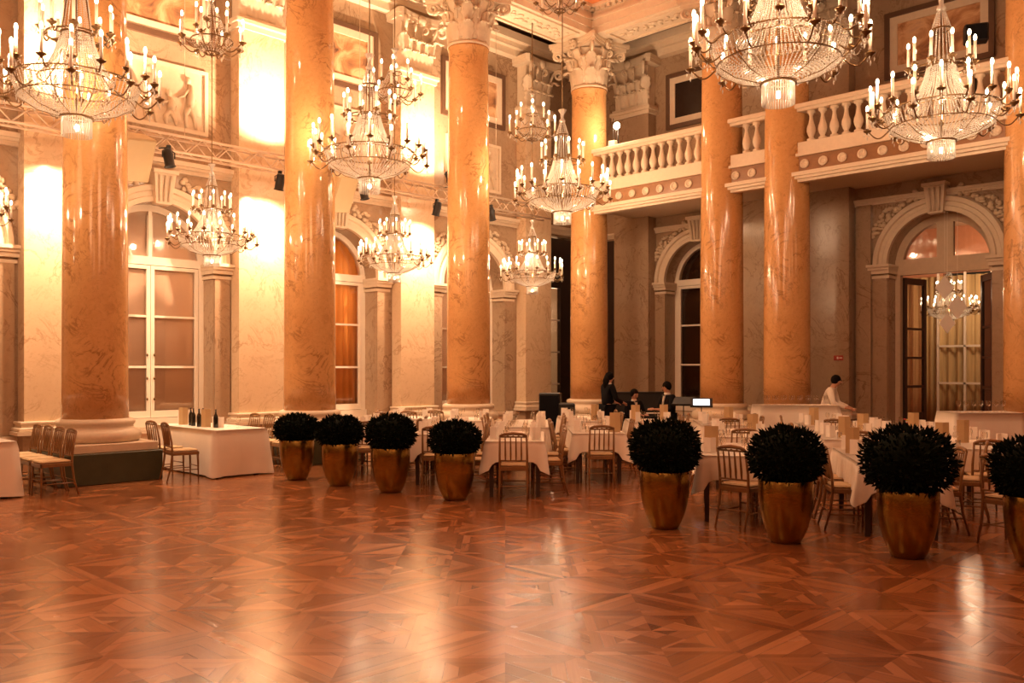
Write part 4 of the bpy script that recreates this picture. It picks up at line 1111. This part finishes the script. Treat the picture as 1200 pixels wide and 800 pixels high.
chair(0, 0, 0, 'gilt chair drawn up to the long cloth table, right beside the dark plinth', world=(-13.35, 6.18, 0)).rotation_euler[2] = -.12
chair(0, 0, 0, 'gilt chair at the long cloth table, half hidden behind the big column base', world=(-13.98, 6.22, 0)).rotation_euler[2] = .05
for k in range(4): chair(0, 0, 0, 'gilt chair by the window wall behind the first planter, %s in its row' % ('first', 'second', 'third', 'fourth')[k], 'chairs behind the first planter', world=(-14.95+.52*k, 8.1, 0)).rotation_euler[2] = PI
for k in range(3): chair(0, 0, 0, 'gilt chair between the first two planters near the column, %s in line' % ('front', 'middle', 'rear')[k], 'chairs between the first planters', world=(-13.75+.1*k, 10.5+.6*k, 0)).rotation_euler[2] = .4

# serving counters at the colonnade
def counter(px0, px1, Z, label, n):
    p0, p1 = P(px0, Z), P(px1, Z); c_ = (p0+p1)/2; w_ = (p1-p0).length; H_ = 1.05
    m = cloth_mesh(w_, .62, H_-.03, H_-.03, px0, .012); t_ = thing('serving_counter', label, 'counter', (c_.x, c_.y, 0), YAW, 'white clothed serving counters')
    o = ob('tablecloth', m, 'linen', t_, loc=(0, 0, H_-.76)); tp = MB(); tp.box(-w_/2+.02, w_/2-.02, .02, .6, H_-.04, H_-.01); ob('tabletop', tp, 'table_wood', t_)
    T = TR(c_.x, c_.y, H_-.76) @ RZ(YAW)
    for k in range(n): place(gl_me, T, -w_/2+.15+(w_-.3)*k/(n-1), .2+.12*(k % 2), 0, 'clear glass in the row on the '+('left' if px0 < 1000 else 'right')+' serving counter', 'glass', 'glasses on the serving counters')
counter(892, 984, 16.4, 'white clothed serving counter in front of the waiter', 16)
counter(1120, 1200, 13.7, 'white clothed serving counter before the open doorway', 14)
def posy(px, Z, z, label):
    p = P(px, Z, z); t_ = thing('flower_posy', label, 'flowers', p)
    ob('vase', MB().lathe([(.03, 0), (.045, .05), (.03, .10), (.035, .11)], 12), 'glass', t_)
    r_ = random.Random(int(px)); 
    for k in range(12):
        a, rr = r_.uniform(0, 6.28), r_.uniform(0, .08); q = (rr*math.cos(a), rr*math.sin(a), .14+r_.uniform(0, .07)-rr*.3)
        m = MB(); 
        for j in range(6): m.ell((q[0]+.014*math.cos(j), q[1]+.014*math.sin(j), q[2]), .013, .013, .01, 6, 4)
        ob('bloom', m, ['red', 'yellow', 'napkin'][k % 3], t_)
    m = MB()
    for k in range(10): m.tube([(0, 0, .05), (.07*math.cos(k), .07*math.sin(k), .13)], .004, 4)
    ob('stems', m, 'leaf', t_)
posy(1046, 9.9, .766, 'small posy of red and white flowers above the biggest planter')
posy(1066, 13.9, .766, 'small yellow and red posy beside a tan menu card')

# ------------------------------------------------------------------ planters
m = MB(); m.lathe([(.125, 0), (.145, .008), (.178, .07), (.215, .16), (.245, .27), (.262, .38), (.270, .50), (.270, .625), (.266, .632), (.258, .625), (.255, .56), (.0, .56)], 48)
pot_me = m.mesh('brass_pot', [M['brass']])
soil_me = MB().lathe([(0, .57), (.25, .575), (.0, .60)], 20).mesh('soil', [M['soil']])
def bush_mesh(seed, rx, top):
    rx -= .02; rz_ = (top-.03-.57)*.5; rnd = random.Random(seed); m = MB(); c_ = Vector((0, 0, .57+rz_))
    m.ell(c_, rx*.84, rx*.84, rz_*.84, 20, 12)
    for i in range(2300):
        u = rnd.uniform(-.95, 1); a = rnd.uniform(0, 2*PI); q = (1-abs(u)**2.5)**.5; d = Vector((q*math.cos(a), q*math.sin(a), u))
        rr = rnd.uniform(.80, 1.0); p = c_+Vector((d.x*rx*rr, d.y*rx*rr, d.z*rz_*rr))
        nd = (d+Vector((rnd.gauss(0, .45), rnd.gauss(0, .45), rnd.gauss(.15, .4)))).normalized(); L = rnd.uniform(.045, .085); w_ = L*.2
        s_ = nd.cross(Vector((rnd.gauss(0, 1), rnd.gauss(0, 1), rnd.gauss(0, 1)))).normalized()
        m.add([p, p+nd*L*.5+s_*w_, p+nd*L, p+nd*L*.5-s_*w_], [(0,1,2,3)])
    return m.mesh('foliage', [M['leaf']])
def twig_mesh():
    m = MB(); rnd = random.Random(2)
    for k in range(14):
        a = rnd.uniform(0, 6.28); m.tube([(.03*math.cos(a), .03*math.sin(a), .57), (.18*math.cos(a), .18*math.sin(a), .8)], .008, 4)
    return m.mesh('stems', [M['twig']])
tw_me = twig_mesh(); bush = [bush_mesh(i_+1, rx_, tp_) for i_, (rx_, tp_) in enumerate([(.345, 1.04), (.345, 1.05), (.35, 1.11), (.345, 1.06), (.385, 1.20), (.38, 1.17), (.42, 1.23), (.38, 1.17)])]
for px_, yb, k, l_ in ((348, 563, 0, 'brass planter with dark bush, first of the row beside the long cloth table'), (398, 570, 1, 'brass planter with dark bush, second from the left, under the second column'),
                    (458, 578, 2, 'brass planter with clipped dark bush, third from the left'), (533, 587, 3, 'brass planter with clipped dark bush, fourth from the left before the third column'),
                    (779, 621, 4, 'brass planter with clipped dark bush, standing alone in the middle of the row'), (921, 638, 5, 'brass planter with clipped dark bush, left of the biggest one'),
                    (1064, 656, 6, 'biggest brass planter with clipped dark bush at the right front'), (1216, 668, 7, 'brass planter with dark bush cut by the right edge')):
    Z = EYE*FPX/(yb-431)+.14; p = P(px_, Z)
    t_ = thing('brass_planter', l_, 'planter', p, random.uniform(0, 6), 'brass planters dividing the dance floor')
    ob('pot', pot_me, None, t_); ob('soil', soil_me, None, t_); ob('stems', tw_me, None, t_); ob('foliage', bush[k], None, t_)

# ------------------------------------------------------------------ people
def skinned(name, verts, edges, radii, mat, parent, sub=2, root=0):
    me = bpy.data.meshes.new(name); me.from_pydata(verts, edges, []); o = bpy.data.objects.new(name, me); COL.objects.link(o)
    o.parent = parent; me.materials.append(M[mat])
    o.modifiers.new('skin', 'SKIN'); 
    if not me.skin_vertices: return o
    for i, r in enumerate(radii):
        me.skin_vertices[0].data[i].radius = (r, r) if not isinstance(r, tuple) else r; me.skin_vertices[0].data[i].use_root = (i == root)
    s_ = o.modifiers.new('smooth', 'SUBSURF'); s_.levels = sub; s_.render_levels = sub
    return o
def person(loc, rz, label, J, shirt_only=False, hairlong=False, female=False, hair=True):
    """J: joints in the figure's frame, facing +Y"""
    t_ = thing('person', label, 'person', loc, rz)
    V = lambda k: Vector(J[k])
    names = ['pelvis', 'waist', 'chest', 'neck', 'head_lo', 'head_mid', 'head_up']
    verts = [V('pelvis'), V('pelvis').lerp(V('chest'), .5), V('chest'), V('neck'), V('neck')+(V('head')-V('neck'))*.45, V('head'), V('head')+(V('head')-V('neck')).normalized()*.07]
    radii = [.09, .08, .09, .05, .062, .088, .07]
    edges = [(i, i+1) for i in range(6)]
    cl_v = [verts[0].copy(), verts[1].copy(), verts[2].copy(), verts[3]+Vector((0, 0, -.03))]; cl_r = [.145, .13, .15, .07]; cl_e = [(0, 1), (1, 2), (2, 3)]
    for s_, n in ((-1, 'l'), (1, 'r')):
        b = len(verts); verts += [V('sh'+n), V('el'+n), V('wr'+n)]; radii += [.058, .042, .028]; edges += [(2, b), (b, b+1), (b+1, b+2)]
        d = (V('wr'+n)-V('el'+n)).normalized(); side = d.cross(Vector((0, 0, 1))); side = side.normalized() if side.length > .1 else Vector((1, 0, 0)); up = side.cross(d)
        h = len(verts); verts.append(V('wr'+n)+d*.05); radii.append(.03); edges.append((b+2, h))
        for q in range(4):
            f = len(verts); o_ = side*(-.026+.0175*q); L = (.060, .072, .066, .052)[q]
            verts += [V('wr'+n)+d*.085+o_, V('wr'+n)+d*(.085+L*.5)+o_-up*.008, V('wr'+n)+d*(.085+L)+o_-up*.028]; radii += [.010, .009, .008]; edges += [(h, f), (f, f+1), (f+1, f+2)]
        f = len(verts); verts += [V('wr'+n)+d*.04+side*.035, V('wr'+n)+d*.085+side*.055]; radii += [.011, .009]; edges += [(h, f), (f, f+1)]
        b2 = len(cl_v); cl_v += [V('sh'+n), V('el'+n), V('wr'+n)-d*.01]; cl_r += [.075, .056, .042]; cl_e += [(2, b2), (b2, b2+1), (b2+1, b2+2)]
        g_ = len(verts); verts += [V('hip'+n), V('kn'+n), V('an'+n), V('an'+n)+Vector((0, .13, -.045))]; radii += [.06, .045, .034, .032]; edges += [(0, g_), (g_, g_+1), (g_+1, g_+2), (g_+2, g_+3)]
    skinned('body', verts, edges, radii, 'skin', t_)
    skinned('shirt' if shirt_only else 'jacket', cl_v, cl_e, cl_r, 'shirt' if shirt_only else 'suit', t_)
    tv, te, tr_ = [V('pelvis')], [], [.14]
    for n in 'lr':
        b = len(tv); tv += [V('hip'+n), V('kn'+n), V('an'+n)]; tr_ += [.10, .07, .06]; te += [(0, b), (b, b+1), (b+1, b+2)]
    skinned('trousers', tv, te, tr_, 'suit', t_)
    for n in 'lr':
        a_ = V('an'+n); ob('shoe', MB().ell((a_.x, a_.y+.06, max(a_.z-.035, .04)), .045, .13, .045), 'black', t_)
    hc = V('head'); hd_ = (V('head')-V('neck')).normalized()
    Tq = Matrix.Translation(hc) @ hd_.to_track_quat('Z', 'Y').to_matrix().to_4x4()
    # hair cap behind and above the face
    rows = []
    back = -1
    m = MB(); m.ell(hc+Vector((0, -.022, .028)), .094, .098, .105, 14, 9)
    if hairlong: m.tube([hc+Vector((0, -.06, .03)), hc+Vector((0, -.10, -.07)), hc+Vector((0, -.11, -.18)), hc+Vector((0, -.10, -.28))], [.07, .075, .06, .025], 10)
    ob('hair', m, 'hair', t_)
    m = MB(); f_ = Vector(J.get('face', (0, 1, 0))).normalized(); r_ = f_.cross(Vector((0, 0, 1))).normalized()
    m.ell(hc+f_*.088+Vector((0, 0, -.015)), .013, .016, .022, 8, 6); ob('nose', m, 'skin', t_)
    m = MB()
    for s_ in (-1, 1): m.ell(hc+f_*.078+r_*s_*.032+Vector((0, 0, .012)), .012, .008, .007, 8, 5)
    m.ell(hc+f_*.074+Vector((0, 0, -.055)), .022, .010, .006, 8, 5); ob('eyes_and_mouth', m, 'hair', t_)
    if not shirt_only:
        m = MB(); nk = V('neck'); m.add([nk+Vector((-.035, .085, -.01)), nk+Vector((.035, .085, -.01)), nk+Vector((.0, .135, -.22)), nk+Vector((-.035, .06, .0)), nk+Vector((.035, .06, .0)), nk+Vector((0, .10, -.22))], [(0,2,1), (3,4,5), (0,1,4,3), (1,2,5,4), (2,0,3,5)])
        m.lathe([(.062, -.02), (.066, .0), (.06, .03)], 14, TR(nk.x, nk.y+.01, nk.z-.005)); ob('shirt_front', m, 'shirt', t_)
        m = MB(); m.box(-.04, .04, .10, .12, -.035, -.005, TR(nk.x, nk.y, nk.z)); ob('bow_tie', m, 'black', t_)
    return t_
def stand(h=1.7, lean=0, bow=0):
    k = h/1.7
    return dict(pelvis=(0, 0, .93*k), chest=(0, .02+lean*.5, 1.27*k), neck=(0, .01+lean, 1.44*k), head=(0, .035+lean+bow, 1.58*k-bow*.4),
                shl=(-.17, .01+lean*.8, 1.38*k), shr=(.17, .01+lean*.8, 1.38*k), ell=(-.24, .06+lean, 1.10*k), elr=(.24, .06+lean, 1.10*k),
                wrl=(-.16, .28+lean, 1.02*k), wrr=(.16, .28+lean, 1.02*k), hipl=(-.09, 0, .88*k), hipr=(.09, 0, .88*k), knl=(-.10, .02, .48*k), knr=(.10, .03, .48*k), anl=(-.10, -.02, .08), anr=(.11, .0, .08))
def sit(lift=0.0):
    z = lift
    return dict(pelvis=(0, 0, .55+z), chest=(0, .03, .88+z), neck=(0, .05, 1.05+z), head=(0, .09, 1.18+z), shl=(-.18, .04, .99+z), shr=(.18, .04, .99+z), ell=(-.24, .12, .72+z), elr=(.24, .12, .72+z),
                wrl=(-.12, .34, .74+z), wrr=(.12, .34, .74+z), hipl=(-.1, .05, .54+z), hipr=(.1, .05, .54+z), knl=(-.13, .45, .52+z), knr=(.13, .45, .52+z), anl=(-.13, .42, .09), anr=(.13, .42, .09))
def stool(px, Z, H_, label):
    t_ = thing('round_stool', label, 'stool', P(px, Z)); ob('seat', MB().lathe([(.0, H_-.06), (.17, H_-.06), (.18, H_-.03), (.17, H_), (0, H_)], 20), 'suit', t_)
    for k in range(4):
        a = PI/4+k*PI/2; ob('leg', MB().tube([(.10*math.cos(a), .10*math.sin(a), H_-.06), (.18*math.cos(a), .18*math.sin(a), 0)], .012, 6), 'black', t_)
person(P(711, 19.2), hd(65), 'person standing in black suit with dark hair, beside the corner column', stand(1.66, .03, .02), hairlong=True)
stool(741, 19.6, .44, 'low black stool under the seated musician left of the piano')
person(P(741, 19.6), hd(150), 'person seated in black suit with head bowed, next to the standing one', {**sit(-.02), 'face': (0, 1, -.3)})
stool(785, 18.0, .60, 'high black stool under the seated musician beside the music stands')
person(P(785, 18.0), hd(-110), 'person seated in dark suit with white shirt and bow tie, between piano and music stands', sit(.17))
person(P(967, 17.5), hd(120), 'person in white shirt bending over behind the serving counter', stand(1.62, .14, .05), shirt_only=True)

# piano, music stands, tablet
t_ = thing('upright_piano', 'black upright piano behind the seated musicians', 'piano', P(750, 20.6), hd(170))
m = MB(); m.box(-.62, .62, -.3, .12, .0, 1.16, None, .01); ob('case', m, 'black', t_)
m = MB(); m.box(-.62, .62, .12, .40, .60, .70, None, .01); m.box(-.62, -.54, .1, .4, 0, .72); m.box(.54, .62, .1, .4, 0, .72); ob('key_bed', m, 'black', t_)
m = MB(); m.box(-.53, .53, .2, .38, .70, .715); ob('keys', m, 'napkin', t_)
m = MB(); m.box(-.65, .65, -.32, .15, 1.16, 1.19, None, .008); ob('lid', m, 'black', t_)
def mstand(px, Z, rel, label, lit):
    t_ = thing('music_stand', label, 'music stand', P(px, Z), hd(rel), 'music stands')
    for k in range(3):
        a = k*2*PI/3; ob('leg', MB().tube([(0, 0, .2), (.26*math.cos(a), .26*math.sin(a), .01)], .008, 5), 'black', t_)
    ob('pole', MB().tube([(0, 0, .15), (0, 0, 1.02)], .011, 6), 'black', t_)
    T = TR(0, 0, 1.08) @ Matrix.Rotation(math.radians(-58), 4, 'X'); m = MB(); m.box(-.21, .21, -.005, .005, -.14, .16, T); m.box(-.21, .21, -.04, .005, -.15, -.14, T); ob('desk', m, 'black', t_)
    if lit:
        tb = thing('tablet', 'lit white tablet screen resting on the music stand', 'tablet', t_.location, t_.rotation_euler[2])
        m = MB(); m.box(-.17, .17, -.016, -.007, -.12, .12, T, .003); ob('case', m, 'black', tb); m = MB(); m.box(-.155, .155, -.0185, -.016, -.105, .105, T); ob('screen', m, 'screen', tb)
mstand(801, 17.6, 25, 'empty black music stand left of the lit tablet', False); mstand(822, 16.9, 12, 'black music stand holding the lit tablet', True)
t_ = thing('loudspeaker_cabinet', 'black loudspeaker cabinet in front of the dark corner door', 'loudspeaker', P(645, 20.2), hd(10))
m = MB(); m.box(-.24, .24, -.2, .2, 0, 1.18, None, .02); ob('cabinet', m, 'black', t_); m = MB(); m.box(-.21, .21, -.215, -.2, .1, 1.12); ob('grille', m, 'suit', t_)
t_ = thing('equipment_case', 'low black equipment case beside the corner column', 'case', P(664, 20.0), hd(0))
m = MB(); m.box(-.18, .18, -.2, .2, 0, .95, None, .02); ob('shell', m, 'black', t_); m = MB(); m.box(-.08, .08, -.22, -.2, .7, .74); ob('handle', m, 'steel', t_)
# small signs on the back wall
p = P(958, 20.2); 
t_ = thing('exit_sign', 'small dark safety sign on marble wall right of the paired columns', 'sign', (-8.62, YBP-.005, 1.92)); m = MB(); m.box(-.11, .11, -.012, 0, 0, .11, None, .003); ob('plate', m, 'red_sign', t_)
m = MB(); m.box(-.035, .0, -.016, -.012, .03, .08); m.box(.02, .09, -.016, -.012, .045, .065); ob('pictogram', m, 'napkin', t_)
